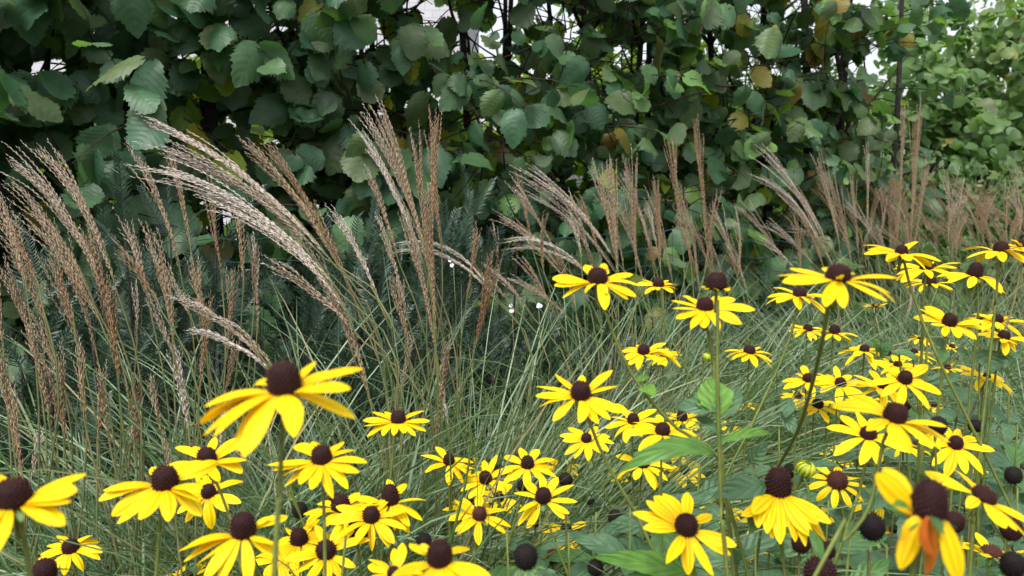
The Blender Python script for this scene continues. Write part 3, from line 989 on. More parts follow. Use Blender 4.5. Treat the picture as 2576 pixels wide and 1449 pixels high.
# plumes: clump, foot px, tip px, racemes, spread, silver (0 rust .. 1 silver), bow (sideways px of the arch), distance shift
PL = [
    (0, 70, 760, -30, 470, 10, .10, .45, 25, 0), (0, 120, 840, 5, 590, 9, .10, .40, 20, .05), (0, 35, 1130, -10, 870, 9, .10, .25, 8, -.05), (0, 10, 900, -60, 600, 9, .12, .4, 20, 0),
    (0, 95, 930, -15, 640, 10, .1, .38, 22, .04), (0, 60, 1250, 20, 950, 7, .1, .3, 5, -.1),
    (1, 280, 790, 12, 365, 15, .08, .62, 60, 0), (1, 290, 720, 92, 345, 14, .09, .58, 40, .02), (1, 235, 760, 5, 455, 13, .09, .50, 42, .03), (1, 260, 830, 45, 520, 11, .1, .42, 30, -.03),
    (1, 292, 900, 205, 560, 14, .07, .22, 18, -.04), (1, 300, 980, 262, 690, 12, .08, .18, 8, -.05), (1, 245, 900, 120, 560, 12, .1, .45, 20, .05), (1, 215, 930, 95, 640, 10, .1, .4, 20, 0),
    (1, 180, 1030, 60, 770, 8, .12, .35, 14, -.05), (1, 165, 1150, 130, 860, 10, .1, .3, 6, -.08), (1, 130, 1100, 75, 800, 8, .1, .35, 8, -.1),
    (2, 378, 780, 305, 545, 9, .09, .5, 14, 0), (2, 455, 690, 325, 350, 9, .08, .48, 26, .04), (2, 482, 640, 420, 375, 8, .07, .3, 12, .05), (2, 425, 800, 352, 560, 8, .1, .45, 12, 0),
    (2, 520, 880, 476, 645, 10, .08, .35, 8, -.02), (2, 500, 1010, 520, 740, 11, .07, .15, -4, -.04), (2, 570, 900, 580, 670, 9, .09, .28, -6, .02), (2, 612, 730, 592, 490, 8, .08, .38, 6, .04),
    (2, 440, 900, 400, 640, 7, .1, .4, 8, 0), (2, 555, 1030, 590, 850, 6, .1, .3, -6, 0), (2, 345, 1180, 340, 940, 8, .09, .22, 0, -.1), (2, 318, 1150, 350, 1000, 6, .08, .9, -4, -.1), (2, 640, 760, 630, 600, 6, .1, .4, 4, .1),
    (3, 835, 660, 350, 288, 13, .055, .82, 62, 0), (3, 850, 730, 328, 408, 12, .06, .95, 95, -.02), (3, 805, 640, 345, 352, 11, .06, .75, 60, .03), (3, 840, 650, 600, 345, 13, .07, .40, 34, .02),
    (3, 862, 690, 655, 352, 12, .06, .20, 30, .04), (3, 870, 780, 455, 487, 11, .07, .88, 80, -.03), (3, 905, 850, 655, 655, 10, .09, .55, 30, -.02), (3, 780, 640, 560, 420, 12, .08, .52, 30, .05), (3, 900, 780, 735, 480, 12, .08, .35, 26, .05),
    (3, 935, 1030, 815, 700, 11, .09, .42, 24, 0), (3, 890, 900, 760, 610, 10, .1, .5, 20, .06), (3, 686, 935, 422, 742, 13, .06, .66, 40, -.12), (3, 690, 945, 470, 830, 11, .06, .92, 34, -.13), (3, 695, 940, 560, 800, 7, .08, .6, 20, -.1),
    (4, 1085, 720, 945, 245, 13, .06, .45, 20, 0), (4, 1092, 700, 905, 270, 12, .06, .62, 30, .03), (4, 1070, 680, 895, 318, 9, .05, .92, 26, .05), (4, 1082, 640, 1095, 265, 13, .05, .16, -4, -.02), (4, 1080, 700, 1040, 310, 13, .07, .30, 2, .02),
    (4, 1095, 850, 1068, 450, 16, .06, .30, 4, -.03), (4, 1100, 900, 1010, 520, 13, .07, .40, 14, -.02), (4, 1112, 640, 1075, 330, 10, .06, .2, 2, .04), (4, 1000, 650, 920, 420, 10, .08, .45, 10, .06), (4, 1025, 800, 945, 540, 9, .09, .6, 12, .05),
    (4, 955, 760, 818, 520, 10, .07, .85, 20, -.04), (4, 1088, 1130, 1128, 850, 12, .08, .22, -8, -.08), (4, 1030, 900, 985, 690, 8, .1, .35, 8, 0), (4, 1130, 1095, 1112, 960, 5, .06, .92, 0, -.06), (4, 1005, 1000, 1030, 840, 6, .1, .55, -4, -.05),
    (5, 1188, 905, 1245, 625, 12, .10, .06, -6, -.04), (5, 1172, 770, 1198, 560, 8, .08, .3, -4, .02), (5, 1240, 745, 985, 635, 8, .04, .95, 70, 0), (5, 1235, 730, 975, 620, 7, .03, .9, 85, .02), (5, 1335, 790, 1215, 660, 7, .08, .55, 14, .1), (5, 1280, 760, 1210, 690, 6, .1, .45, 8, .05),
    (6, 1545, 650, 1290, 410, 12, .07, .80, 40, 0), (6, 1552, 690, 1300, 470, 11, .08, .76, 42, .04), (6, 1550, 660, 1488, 400, 12, .07, .45, 10, -.03), (6, 1480, 690, 1262, 607, 9, .035, .88, 56, 0), (6, 1490, 700, 1265, 632, 9, .035, .82, 52, .03),
    (6, 1420, 690, 1240, 530, 10, .08, .55, 26, .06), (6, 1400, 640, 1272, 450, 8, .07, .6, 14, .08), (6, 1400, 800, 1300, 640, 8, .1, .4, 12, .02), (6, 1555, 700, 1530, 395, 15, .055, .42, 4, -.04), (6, 1430, 800, 1280, 690, 7, .1, .55, 16, 0), (6, 1450, 790, 1390, 610, 10, .07, .28, 10, .05), (6, 1500, 720, 1420, 480, 8, .09, .6, 14, .1),
    (7, 1600, 690, 1582, 365, 11, .06, .40, 4, .05), (7, 1662, 680, 1650, 440, 14, .05, .15, 2, -.04), (7, 1640, 640, 1560, 430, 11, .09, .55, 14, .06), (7, 1715, 600, 1682, 340, 10, .06, .28, 4, .08), (7, 1620, 720, 1545, 480, 10, .1, .5, 12, .1), (7, 1690, 700, 1620, 470, 9, .1, .5, 12, .1), (7, 1740, 680, 1700, 440, 8, .09, .35, 6, .1),
    (8, 1778, 620, 1748, 290, 10, .04, .2, 2, -.05), (8, 1770, 700, 1800, 470, 8, .06, .3, -4, .02), (8, 1850, 680, 1790, 520, 8, .1, .6, 10, .1), (8, 1760, 740, 1725, 520, 8, .08, .4, 6, .05), (8, 1880, 740, 1820, 600, 7, .1, .55, 12, .1),
    (9, 2065, 590, 1900, 368, 13, .08, .80, 26, 0), (9, 2060, 610, 1880, 437, 11, .06, .9, 46, .05), (9, 2112, 620, 2048, 372, 11, .08, .5, 8, .05), (9, 2100, 680, 1962, 480, 11, .09, .6, 20, .1), (9, 1970, 660, 1850, 505, 9, .1, .6, 14, .15), (9, 2050, 670, 1920, 560, 8, .1, .7, 16, .1), (9, 2140, 650, 2085, 430, 10, .09, .38, 6, .12), (9, 2020, 700, 1900, 600, 8, .1, .62, 14, .05), (9, 2080, 700, 2010, 520, 9, .1, .3, 8, .1),
    (10, 2255, 640, 2275, 235, 11, .035, .36, -4, 0), (10, 2288, 640, 2310, 235, 13, .035, .32, -3, .02), (10, 2182, 600, 2180, 350, 8, .05, .6, 2, -.1), (10, 2230, 650, 2120, 500, 9, .1, .7, 14, .1), (10, 2160, 640, 2140, 430, 8, .07, .45, 2, .1), (10, 2300, 620, 2330, 380, 8, .05, .35, -4, .1), (10, 2245, 700, 2190, 540, 8, .1, .6, 8, .1),
    (10, 2275, 820, 2300, 690, 7, .1, .7, -6, -.2),
]
for k in range(80):     # the hazy far plumes at the right, purple-brown
    x = 2110 + 500 * rng.random()
    y = 580 + rng.random() * 100
    PL.append((11 if x < 2480 else 12, x, y, x - rng.uniform(-50, 150), y - rng.uniform(70, 200), 6, .12, rng.uniform(.15, .6), rng.uniform(0, 30), rng.uniform(-.3, .5)))
for k in range(9):      # thin stray plumes low at the left
    x = 30 + 560 * rng.random()
    y = 1080 + rng.random() * 180
    PL.append((13, x, y, x + rng.uniform(-50, 60), y - rng.uniform(120, 240), 5, .10, rng.choice([.2, .3, .45, .85]), rng.uniform(-6, 6), rng.uniform(-.05, .25)))


for k in range(12):     # finer plumes between the big ones at the left
    x = 20 + 640 * rng.random()
    y = 700 + rng.random() * 330
    PL.append(([0, 1, 2][min(2, int(x / 230))], x, y, x - rng.uniform(-10, 130), y - rng.uniform(170, 300), 5, .08, rng.choice([.15, .3, .45, .6]), rng.uniform(2, 26), rng.uniform(-.08, .2)))
for k in range(18):     # and along the hedge in the middle
    x = 1250 + 850 * rng.random()
    y = 620 + rng.random() * 120
    PL.append((6 if x < 1550 else 7 if x < 1720 else 8 if x < 1900 else 9, x, y, x - rng.uniform(-10, 120), y - rng.uniform(110, 210), 6, .08, rng.choice([.2, .35, .5, .7]), rng.uniform(2, 22), rng.uniform(-.05, .35)))


def build_grass():
    feet, roots = [], []
    for ci, (px, d, nb, bl, bw, label) in enumerate(CL):
        f = at(px, 724, d)
        f[2] = 0
        feet.append(f)
        root = empty('grass_clump', f)
        tag(root, label, 'grass clump', 'silver grass clumps', 'thing')
        roots.append(root)
        nb = int(nb * (1.7 if ci in (3, 4, 5, 14) else 1.05))
        mb = MB()
        a = rng.uniform(0, 2 * pi, nb)
        rad = np.sqrt(rng.random(nb)) * .14
        base = f + np.stack([np.cos(a) * rad, np.sin(a) * rad, np.zeros(nb)], -1)
        az = a + rng.normal(size=nb) * .4
        L = bl * .90 * rng.uniform(.62, 1.15, nb)
        th0 = np.abs(rng.normal(.10, .14, nb)) + rad * 1.2
        th1 = rng.uniform(.7, 2.6, nb)
        blade_mesh(mb, base, az, L, th0, th1, bw * rng.uniform(.6, 1.15, nb), rng.random(nb) ** .85, K=12, daz=rng.normal(size=nb) * .3, droop=1.7)
        o = mb.build('blades', M_BLADE, root)
        o['kind'] = 'stuff'
    for i, (ci, bx, by, tx, ty, nr, sp, silver, bow, dd) in enumerate(PL):
        nr = int(nr * .8) + 1 if ci in (0, 1) else nr + 1
        sp *= .9 if ci in (3, 4) else 1.15
        d = CL[ci][1] + dd
        B, T = at(bx, by, d), at(tx, ty, d + rng.uniform(-.04, .04))
        ax = np.array([tx - bx, ty - by], float)
        pr = np.array([-ax[1], ax[0]]) / np.linalg.norm(ax)
        if pr[1] > 0: pr = -pr
        if bow < 0: pr = -pr
        b = abs(bow)
        mx, my = bx + ax[0] * .55 + pr[0] * b * 1.3, by + ax[1] * .55 + pr[1] * b * 1.3
        ctrl = at(mx, my, d)
        pb = plume_mesh(B, T, ctrl, nr, sp, silver, 500 + i)
        o = pb.build('plume', M_PLUME, roots[ci])
        f = feet[ci] + np.array([rng.normal() * .05, rng.normal() * .05, 0])
        # the stalk follows the plume's own direction and bends down to the clump
        dirn = nrm(B - ctrl)
        low = B + dirn * .18
        P = smooth_path([B + (ctrl - B) * .45, B, low * [.8, .8, 1] + (f * [.2, .2, 0]), f + UP * B[2] * .38, f], 16)
        sb = MB()
        sb.tube(P, np.linspace(.0009, .0019, 16), 5, cap=False)
        sb.build('stalk', M_STALK, o)


build_grass()


# the low sea of fine grass that runs on behind the flowers
def grass_sea():
    mb = MB()
    n = 9500
    d = 1.95 + 2.3 * rng.random(n) ** 1.2
    px = rng.uniform(1050, 2900, n)
    px = np.where(d < 2.3, np.maximum(px, 1380 + rng.random(n) * 200), px)
    base = C_ + R_ * ((px - 1288) / FPX * d)[:, None] + np.array([0, 1.0, 0]) * d[:, None]
    base[:, 2] = 0
    hedge_s = (base - HA) @ HN
    keep = (hedge_s > .15)
    base = base[keep]; n = len(base)
    L = rng.uniform(.55, 1.10, n)
    az = rng.uniform(0, 2 * pi, n)
    az = 2.2 * np.sin(base[:, 0] * 3.1 + 1) + 1.7 * np.cos(base[:, 1] * 2.7) + pi + rng.normal(size=n) * .75
    blade_mesh(mb, base, az, L, np.abs(rng.normal(.12, .18, n)), rng.uniform(.7, 2.6, n), rng.uniform(.0026, .0046, n), rng.random(n), K=9,
               daz=rng.normal(size=n) * .3, droop=1.6)
    o = mb.build('grass', M_BLADE)
    tag(o, 'fine green grass behind the yellow flowers', 'grass', kind='stuff')
    # nearer grass at the lower left and between the flowers
    mb = MB()
    n = 3600
    px = rng.uniform(-350, 1420, n)
    d = np.where(px < 820, .95 + 1.0 * rng.random(n), 1.42 + .6 * rng.random(n))
    px = np.where((px > 1120) & (rng.random(n) < .6), px - 600, px)
    base = C_ + R_ * ((px - 1288) / FPX * d)[:, None] + np.array([0, 1.0, 0]) * d[:, None]
    base[:, 2] = 0
    L = rng.uniform(.45, .86, n)
    az = rng.uniform(0, 2 * pi, n)
    blade_mesh(mb, base, az, L, np.abs(rng.normal(.15, .2, n)), rng.uniform(.4, 1.7, n), rng.uniform(.0032, .0062, n), rng.random(n), K=9,
               daz=rng.normal(size=n) * .6, droop=1.6)
    o = mb.build('grass', M_BLADE)
    tag(o, 'broader pale-ribbed grass among the plume stalks at the lower left', 'grass', kind='stuff')


grass_sea()
# ------------------------------------------------------------------ black-eyed Susans
def petal_prof(t):
    w = np.interp(t, [0, .12, .35, .6, .82, .93, 1.0], [.30, .55, .90, 1.0, .76, .42, .10])
    return w


def add_petal(mb, p0, p1, up, width, bend, rnd, K=11, cols=7, cup=.25, side_bend=0.0, notch=True):
    """one ray floret from p0 to p1; up = its upper side; bend lifts the middle"""
    ax = p1 - p0
    L = np.linalg.norm(ax)
    y = ax / L
    z = nrm(up - (up @ y) * y)
    x = np.cross(y, z)
    t = np.linspace(0, 1, K)
    mid = p0 + ax * .5 + z * bend * L + x * side_bend * L
    c = 2 * mid - (p0 + p1) / 2
    P = bez(p0, c, p1, K)
    tg = nrm(np.gradient(P, axis=0))
    X = nrm(np.cross(tg, z)[...])
    Z = np.cross(X, tg)
    w = petal_prof(t) * width * .5
    s = np.linspace(-1, 1, cols)
    twist = rng.normal() * .38 * t
    V = np.zeros((K, cols, 3))
    for j, sj in enumerate(s):
        h = -cup * sj * sj * w + .10 * w * np.cos(sj * 2 * pi * 1.0) * np.minimum(1, t * 4)
        off = X * (w * sj)[:, None]
        cs, sn = np.cos(twist)[:, None], np.sin(twist)[:, None]
        V[:, j] = P + off * cs + Z * (w * sj)[:, None] * sn + Z * h[:, None]
        if notch:
            V[-1, j] += tg[-1] * L * .022 * (-abs(math.cos(sj * 1.5 * pi)) if cols > 4 else 0)
    A = np.zeros((K, cols, 3), np.float32)
    A[..., 0] = s[None]; A[..., 1] = t[:, None]; A[..., 2] = rnd
    mb.add(V.reshape(-1, 3), grid_quads(K, cols), None, A.reshape(-1, 3))


def cone_mesh(c, X, Y, Z, r, h, ball=False, flat=.35, n=None):
    """the domed disc: a solid body set with short pointed florets"""
    mb = MB()
    K, S = 12, 20
    tt = np.linspace(0, 1, K)
    if ball:
        th = tt * pi * .96
        rr, zz = r * np.sin(th) ** .85, h * (.5 + .5 * np.cos(th))
    else:
        th = tt * pi / 2
        rr, zz = r * np.sin(th) ** (1 - flat), h * np.cos(th) ** (1 - flat * .6)
        rr = np.append(rr, r * .72); zz = np.append(zz, -h * .16)
    K = len(rr)
    rr[0] = r * .01
    an = np.arange(S) / S * 2 * pi
    V = c + (rr[:, None, None] * (X * np.cos(an)[:, None] + Y * np.sin(an)[:, None])[None]) + zz[:, None, None] * Z
    i = np.arange(K - 1)[:, None] * S
    j = np.arange(S)[None]
    q = np.stack([i + j, i + S + j, i + S + (j + 1) % S, i + (j + 1) % S], -1).reshape(-1, 4)
    a = np.zeros((K * S, 3)); a[:, 2] = .3
    mb.add(V.reshape(-1, 3), q, None, a)
    # florets in spirals
    n = n or 330
    k = np.arange(n) + .5
    u = k / n
    g = k * 2.39996
    m = np.interp(u ** .62 if not ball else u ** .8, np.linspace(0, 1, K), np.arange(K) * 1.0) if False else None
    # walk the profile by area
    seg = np.sqrt(np.diff(rr) ** 2 + np.diff(zz) ** 2)
    ar = np.concatenate([[0], np.cumsum(seg * (rr[1:] + rr[:-1]) * .5)])
    ar /= ar[-1]
    R2, Z2 = np.interp(u, ar, rr), np.interp(u, ar, zz)
    e = 1e-3
    Ra, Za = np.interp(np.clip(u + .04, 0, 1), ar, rr), np.interp(np.clip(u + .04, 0, 1), ar, zz)
    Rb, Zb = np.interp(np.clip(u - .04, 0, 1), ar, rr), np.interp(np.clip(u - .04, 0, 1), ar, zz)
    dr, dz = Ra - Rb, Za - Zb
    rad = X * np.cos(g)[:, None] + Y * np.sin(g)[:, None]
    nor = nrm(rad * (-dz)[:, None] + Z * dr[:, None])
    nor = nrm(nor + Z * .25 + rng.normal(size=nor.shape) * .12)
    loc = c + rad * R2[:, None] + Z * Z2[:, None]
    Yx = nrm(np.cross(nor, rad + .01))
    Xx = np.cross(Yx, nor)
    bs = r * 1.05 / math.sqrt(n) * 1.25
    sc = np.stack([np.full(n, bs * .60), np.full(n, bs * .60), r * .19 * rng.uniform(.5, 1.4, n)], -1)
    mb.stamp(PYR, loc - nor * r * .01, Xx, Yx, nor, sc, rng.random(n))
    return mb


def flower_frame(e, roll):
    """axes of a flower seen at the angle e off edge-on (degrees), rolled on the screen"""
    e, roll = radians(e), radians(roll)
    up = U_ * cos(roll) + R_ * sin(roll)
    rt = R_ * cos(roll) - U_ * sin(roll)
    Z = nrm(up * cos(e) - F_ * sin(e))
    X = rt
    Y = np.cross(Z, X)                    # away from the viewer
    return X, Y, Z


def stem_leaf(base, tip, width, rise, rnd, face=0.0, K=13, serr=.04):
    mb = MB()
    ax = tip - base
    L = np.linalg.norm(ax)
    y = ax / L
    upv = nrm(UP * 1.0 - F_ * (.55 + face))
    z = nrm(upv - (upv @ y) * y)
    x = np.cross(y, z)
    c = (base + tip) / 2 + z * rise * L * 2
    P = bez(base, c, tip, K)
    tg = nrm(np.gradient(P, axis=0))
    X = nrm(np.cross(tg, z))
    Z = np.cross(X, tg)
    t = np.linspace(0, 1, K)
    w = width * .5 * np.interp(t, [0, .06, .25, .5, .75, .92, 1], [.10, .28, .85, 1.0, .68, .26, .02])
    cols = 7
    s = np.linspace(-1, 1, cols)
    ph = rng.uniform(0, 6)
    V = np.zeros((K, cols, 3)); A = np.zeros((K, cols, 3), np.float32)
    for j, sj in enumerate(s):
        tooth = 1 + (serr * (1 if 0 else np.where(np.arange(K) % 2, 1, -1)) if abs(sj) > .99 else 0)
        V[:, j] = P + X * (w * sj * tooth)[:, None] + Z * (w * (.38 * abs(sj) - .1 * sj * sj + .10 * sj * np.sin(t * 9 + ph)))[:, None]
    A[..., 0] = s[None]; A[..., 1] = t[:, None]; A[..., 2] = rnd
    mb.add(V.reshape(-1, 3), grid_quads(K, cols), None, A.reshape(-1, 3))
    return mb


GF, GS = 'yellow black-eyed Susans in the border', 'spent seed heads among the yellow flowers'


def foot_path(b, Z, d, path, rs):
    """stem centre line from the flower to the soil"""
    P = [b, b - Z * .018]
    if path:
        for (x, y, *z_) in path:
            P.append(at(x, y, z_[0] if z_ else d))
        v = P[-1] - P[-2]
        v = v / max(1e-6, -v[2]) if v[2] < -1e-3 else np.array([0, 0, -1.])
        v[:2] = np.clip(v[:2], -.5, .5)
        end = P[-1] + v * P[-1][2] * .45
        q = np.array([end[0] + v[0] * .1, end[1] + .03, 0])
        P += [end, q]
    else:
        h = b[2]
        lean = rs.normal(size=2) * .05
        P += [b + np.array([lean[0] * .35 - Z[0] * .03, lean[1] * .2 - Z[1] * .03, -h * .35]),
              np.array([b[0] + lean[0], b[1] + lean[1] + .02, h * .25]), np.array([b[0] + lean[0] * 1.25, b[1] + lean[1] + .03, 0])]
    return smooth_path(P, 26)


FLOWERS_BUILT = {}


def susan(key, cx, cy, w, label, e=25, roll=0, cw=None, ch=.62, flat=.35, droop=22, up0=12, n=None, petals=None, path=None, D=.072, d=None, cone='dark',
          base=False, short=(), wp=.27, face=0.0, stub=False, leaves=(), stemmat=None, nleaf=0, bracts=8):
    rs = np.random.default_rng(abs(hash(key)) % 1000 if False else sum(ord(c) * (i + 3) for i, c in enumerate(key)) + 11)
    d = d or min(1.95, D * FPX / w)
    m = d / FPX                                   # metres per pixel at that distance
    cw = (cw or .27 * w) * .89
    rc = cw * .5 * m
    h = cw * ch * m
    X, Y, Z = flower_frame(e, roll)
    if not (base or petals):                      # (cx, cy) is the middle of the visible cone
        b = at(cx, cy, d) - Z * h * .45
    else:
        b = at(cx, cy, d)
    P = foot_path(b - Z * h * .12, Z, d, path, rs)
    root = empty('black_eyed_susan', P[-1])
    tag(root, label, 'flower', GF)
    sb = MB()
    r0 = max(.0011, min(.0019, .0042 * w * m))
    sb.tube(P, np.linspace(r0, r0 * 1.45, len(P)), 8, ridge=.10, cap=False)
    # the swollen foot of the head
    sb.tube(np.array([b - Z * h * .30, b - Z * h * .2, b - Z * h * .06]), [r0, rc * .45, rc * .8], 10, cap=True)
    sb.build('stem', stemmat or M_STEM, root)
    cone_mesh(b, X, Y, Z, rc, h, False, flat, 180 if w > 200 else 130).build('cone', {'dark': M_CONE, 'brown': M_CONEBR, 'black': M_SEED}[cone], root)
    # green bracts under the petals
    bm = MB()
    for k in range(bracts):
        a = k / bracts * 2 * pi + rs.uniform(-.2, .2)
        rad = X * cos(a) + Y * sin(a)
        p0 = b + rad * rc * .62 - Z * h * .14
        p1 = p0 + rad * rc * rs.uniform(.75, 1.25) - Z * rc * rs.uniform(.15, .75)
        add_petal(bm, p0, p1, Z, rc * .5, .06, rs.random(), 6, 3, notch=False)
    if bracts: bm.build('bracts', M_BRACT, root)
    pm = MB()
    R = w * .5 * m
    if petals:
        tips = [(t[0] - cx, -(t[1] - cy)) for t in petals]
        Lmax = max(math.hypot(*t) for t in tips) * m * 1.02
        zs = sin(radians(e))
        for k, t in enumerate(petals):
            sx, sy = (t[0] - cx) * m, -(t[1] - cy) * m
            l2 = math.hypot(sx, sy)
            L = max(l2 * 1.04, min(Lmax * rs.uniform(.82, .98), l2 + Lmax * .62)) if len(t) < 4 else max(l2 * 1.02, t[3] * Lmax)
            dep = math.sqrt(max(0, L * L - l2 * l2))
            away = (t[2] if len(t) > 2 and t[2] is not None else (1 if sy > abs(sx) * .10 * (1 if e > 12 else 0) else -1))
            tip = b + R_ * sx + U_ * sy + F_ * dep * away
            v = tip - b
            rad = nrm(v - (v @ Z) * Z)
            p0 = b + rad * rc * .80 - Z * h * .05
            steep = float(np.clip(-(nrm(v) @ Z) * 1.6 - .5, 0, 1))
            up = nrm(Z * 1.0 + rad * .35 - F_ * (face + .8 * steep))
            add_petal(pm, p0, tip, up, L * wp * rs.uniform(.85, 1.12), rs.uniform(.03, .11), rs.random(), side_bend=rs.normal() * .04)
    else:
        n = n or int(rs.integers(12, 15))
        if stub: n = 7
        L0 = 1.13 * (R - rc * .8) / max(.35, cos(radians(max(0, droop) * .62 - up0 * .3)))
        for k in range(n):
            a = (k + rs.uniform(-.22, .22)) / n * 2 * pi
            rad = X * cos(a) + Y * sin(a)
            L = L0 * rs.uniform(.84, 1.06) * (rs.uniform(.45, .7) if k in short or stub else 1)
            tilt = radians(rs.normal(droop * .62 - up0 * .35, 12))
            p0 = b + rad * rc * .80 - Z * h * .05
            if rs.random() < .07: L *= rs.uniform(.5, .8)
            if rs.random() < .05: continue
            dirv = rad * cos(tilt) - Z * sin(tilt)
            dirv = nrm(dirv + np.cross(Z, rad) * rs.normal() * .13)
            tip = p0 + dirv * L
            up = nrm(Z + rad * .25)
            add_petal(pm, p0, tip, up, L0 * wp * 1.2 * rs.uniform(.85, 1.12), rs.uniform(.03, .06) + .0022 * droop, rs.random(),
                      9 if w < 140 else 11, 5 if w < 140 else 7, side_bend=rs.normal() * .03)
    pm.build('petals', M_PETAL, root)
    FLOWERS_BUILT[key] = (root, d, P)
    for (bx, by, tx, ty, wl, rise, hue, fc) in leaves:
        lb = stem_leaf(at(bx, by, d), at(tx, ty, d + (-.02 if ty > by else .02)), wl * m, rise, hue, fc)
        lb.build('leaf', M_RUDLEAF, root)
    for k in range(nleaf):
        i = int(rs.integers(8, 20))
        a = rs.uniform(0, 2 * pi)
        o = np.array([cos(a), sin(a), rs.uniform(-.1, .8)])
        stem_leaf(P[i], P[i] + nrm(o) * rs.uniform(.05, .09), rs.uniform(.016, .03), rs.uniform(-.02, .12), rs.random() * .8, K=9).build('leaf', M_RUDLEAF, root)
    return root


def seed_head(key, cx, cy, dia, label, D=.017, d=None, e=12, roll=0, mat=None, path=None, tall=1.05, bracts=0, petals=0):
    rs = np.random.default_rng(sum(ord(c) * (i + 3) for i, c in enumerate(key)) + 5)
    d = d or min(2.2, D * FPX / dia)
    m = d / FPX
    r = dia * .5 * m
    X, Y, Z = flower_frame(e, roll)
    h = r * 2 * tall
    b = at(cx, cy, d) - Z * h * .5
    P = foot_path(b + Z * h * .05, Z, d, path, rs)
    root = empty('seed_head', P[-1])
    tag(root, label, 'seed head', GS)
    sb = MB()
    sb.tube(P, np.linspace(.0011, .0018, len(P)), 7, ridge=.1, cap=False)
    sb.build('stem', M_STEMRED if rs.random() < .5 else M_STEM, root)
    cone_mesh(b, X, Y, Z, r, h, True, n=230 if dia > 45 else 150).build('cone', mat or M_SEED, root)
    nb = bracts or 6
    bm = MB()
    for k in range(nb):
        a = k / nb * 2 * pi + rs.uniform(-.2, .2)
        rad = X * cos(a) + Y * sin(a)
        p0 = b + Z * h * .06 + rad * r * .3
        p1 = p0 + rad * r * (rs.uniform(.9, 1.5) if bracts else rs.uniform(.4, .7)) - Z * r * rs.uniform(.1, .8)
        add_petal(bm, p0, p1, Z, r * (.34 if bracts else .2), .10, rs.random(), 7, 3, notch=False)
    bm.build('bracts', M_BRACT, root)
    if petals:
        pm = MB()
        for k in range(petals):
            a = -.5 + k * .8 + rs.uniform(-.2, .2)
            rad = X * cos(a) - Y * abs(sin(a))
            p0 = b + Z * h * .12 + rad * r * .7
            add_petal(pm, p0, p0 + rad * r * 1.6 - Z * r * .5, Z, r * .8, .1, rs.random(), 8, 5)
        pm.build('withered_petals', M_WITHER, root)
    return root


# --- the large flowers, petal by petal
susan('eg', 716, 978, 384, 'largest yellow flower, highest and frontmost on a tall bare stem, left of centre', e=14, roll=-2, cw=92, ch=.80, flat=.5, wp=.27,
      petals=[(593, 984, 1), (527, 1018, -1, .9), (522, 1056, -1), (532, 1086, -1), (580, 1078, -1), (632, 1116, -1), (657, 1122, -1), (755, 1032, -1, .62), (786, 1070, -1),
              (905, 1044, -1), (903, 966, -1, 1.0), (899, 934, 1, .95), (761, 920, 1, .7), (845, 946, 1, .8)], path=[(713, 1060), (706, 1180), (698, 1310), (690, 1449)])
susan('eb', 415, 1216, 255, 'second largest left flower, broad petals, standing before a smaller flower that it overlaps', e=22, roll=4, cw=70, ch=.68, flat=.5,
      petals=[(268, 1249), (278, 1225, -1), (298, 1287), (338, 1292), (400, 1276), (469, 1282), (521, 1289), (535, 1250), (516, 1182, 1), (536, 1212, -1), (335, 1198, 1), (470, 1186, 1)],
      path=[(407, 1270), (400, 1350), (393, 1449)])
susan('ed', 809, 1156, 235, 'flower with drooping narrow petals just right of the tall bare stem', e=20, cw=55, ch=.72, flat=.45,
      petals=[(682, 1162), (697, 1175), (717, 1188), (727, 1214), (809, 1205), (853, 1237), (890, 1213), (915, 1175), (930, 1157), (717, 1138, 1), (771, 1130, 1), (841, 1131, 1), (880, 1150, 1), (780, 1195)],
      path=[(812, 1220), (816, 1320), (818, 1440)])
susan('ef', 613, 1338, 268, 'flower with tall barrel cone and long hanging petals, left of the tall bare stem', e=20, cw=68, ch=.80, flat=.5,
      petals=[(466, 1373), (478, 1400), (513, 1405), (578, 1447), (647, 1447), (732, 1352), (722, 1385), (662, 1314, 1, .5), (490, 1360), (545, 1430), (690, 1330, 1)], path=[(612, 1390), (611, 1449)])
susan('ee', 34, 1262, 372, 'big flower cut by the left edge with one petal hanging straight down', e=14, cw=92, ch=.68, flat=.45,
      petals=[(223, 1222, -1), (208, 1249), (201, 1302), (65, 1363), (-20, 1320), (-110, 1300), (-140, 1250), (160, 1216, 1), (-90, 1215, 1), (20, 1330)], path=[(56, 1330), (66, 1390), (76, 1449)])
susan('ea', 521, 1158, 211, 'flower behind and above the second largest left flower, on a leaning stem', e=27, cw=52, ch=.70, flat=.45,
      petals=[(426, 1132), (422, 1173), (456, 1175), (533, 1192), (580, 1194), (618, 1185), (630, 1152, -1), (613, 1118), (576, 1115), (513, 1113), (460, 1136, 1)], path=[(545, 1215), (580, 1310), (600, 1400)])
susan('ba', 1503, 706, 217, 'topmost middle flower with horizontal petals and two upright ones, on a long slanting stem', e=18, cw=54, ch=.66, flat=.45,
      petals=[(1387, 701), (1392, 718), (1413, 750), (1466, 736, -1), (1513, 778), (1573, 753), (1594, 746), (1604, 720), (1597, 689, 1), (1481, 663, 1), (1540, 666, 1), (1520, 738, -1, .6)],
      path=[(1520, 780), (1555, 870), (1605, 965), (1700, 1075), (1800, 1142), (1840, 1300)], leaves=[(1612, 975, 1650, 1000, 40, .12, .95, .4), (1600, 962, 1636, 950, 26, .1, .9, .2)])
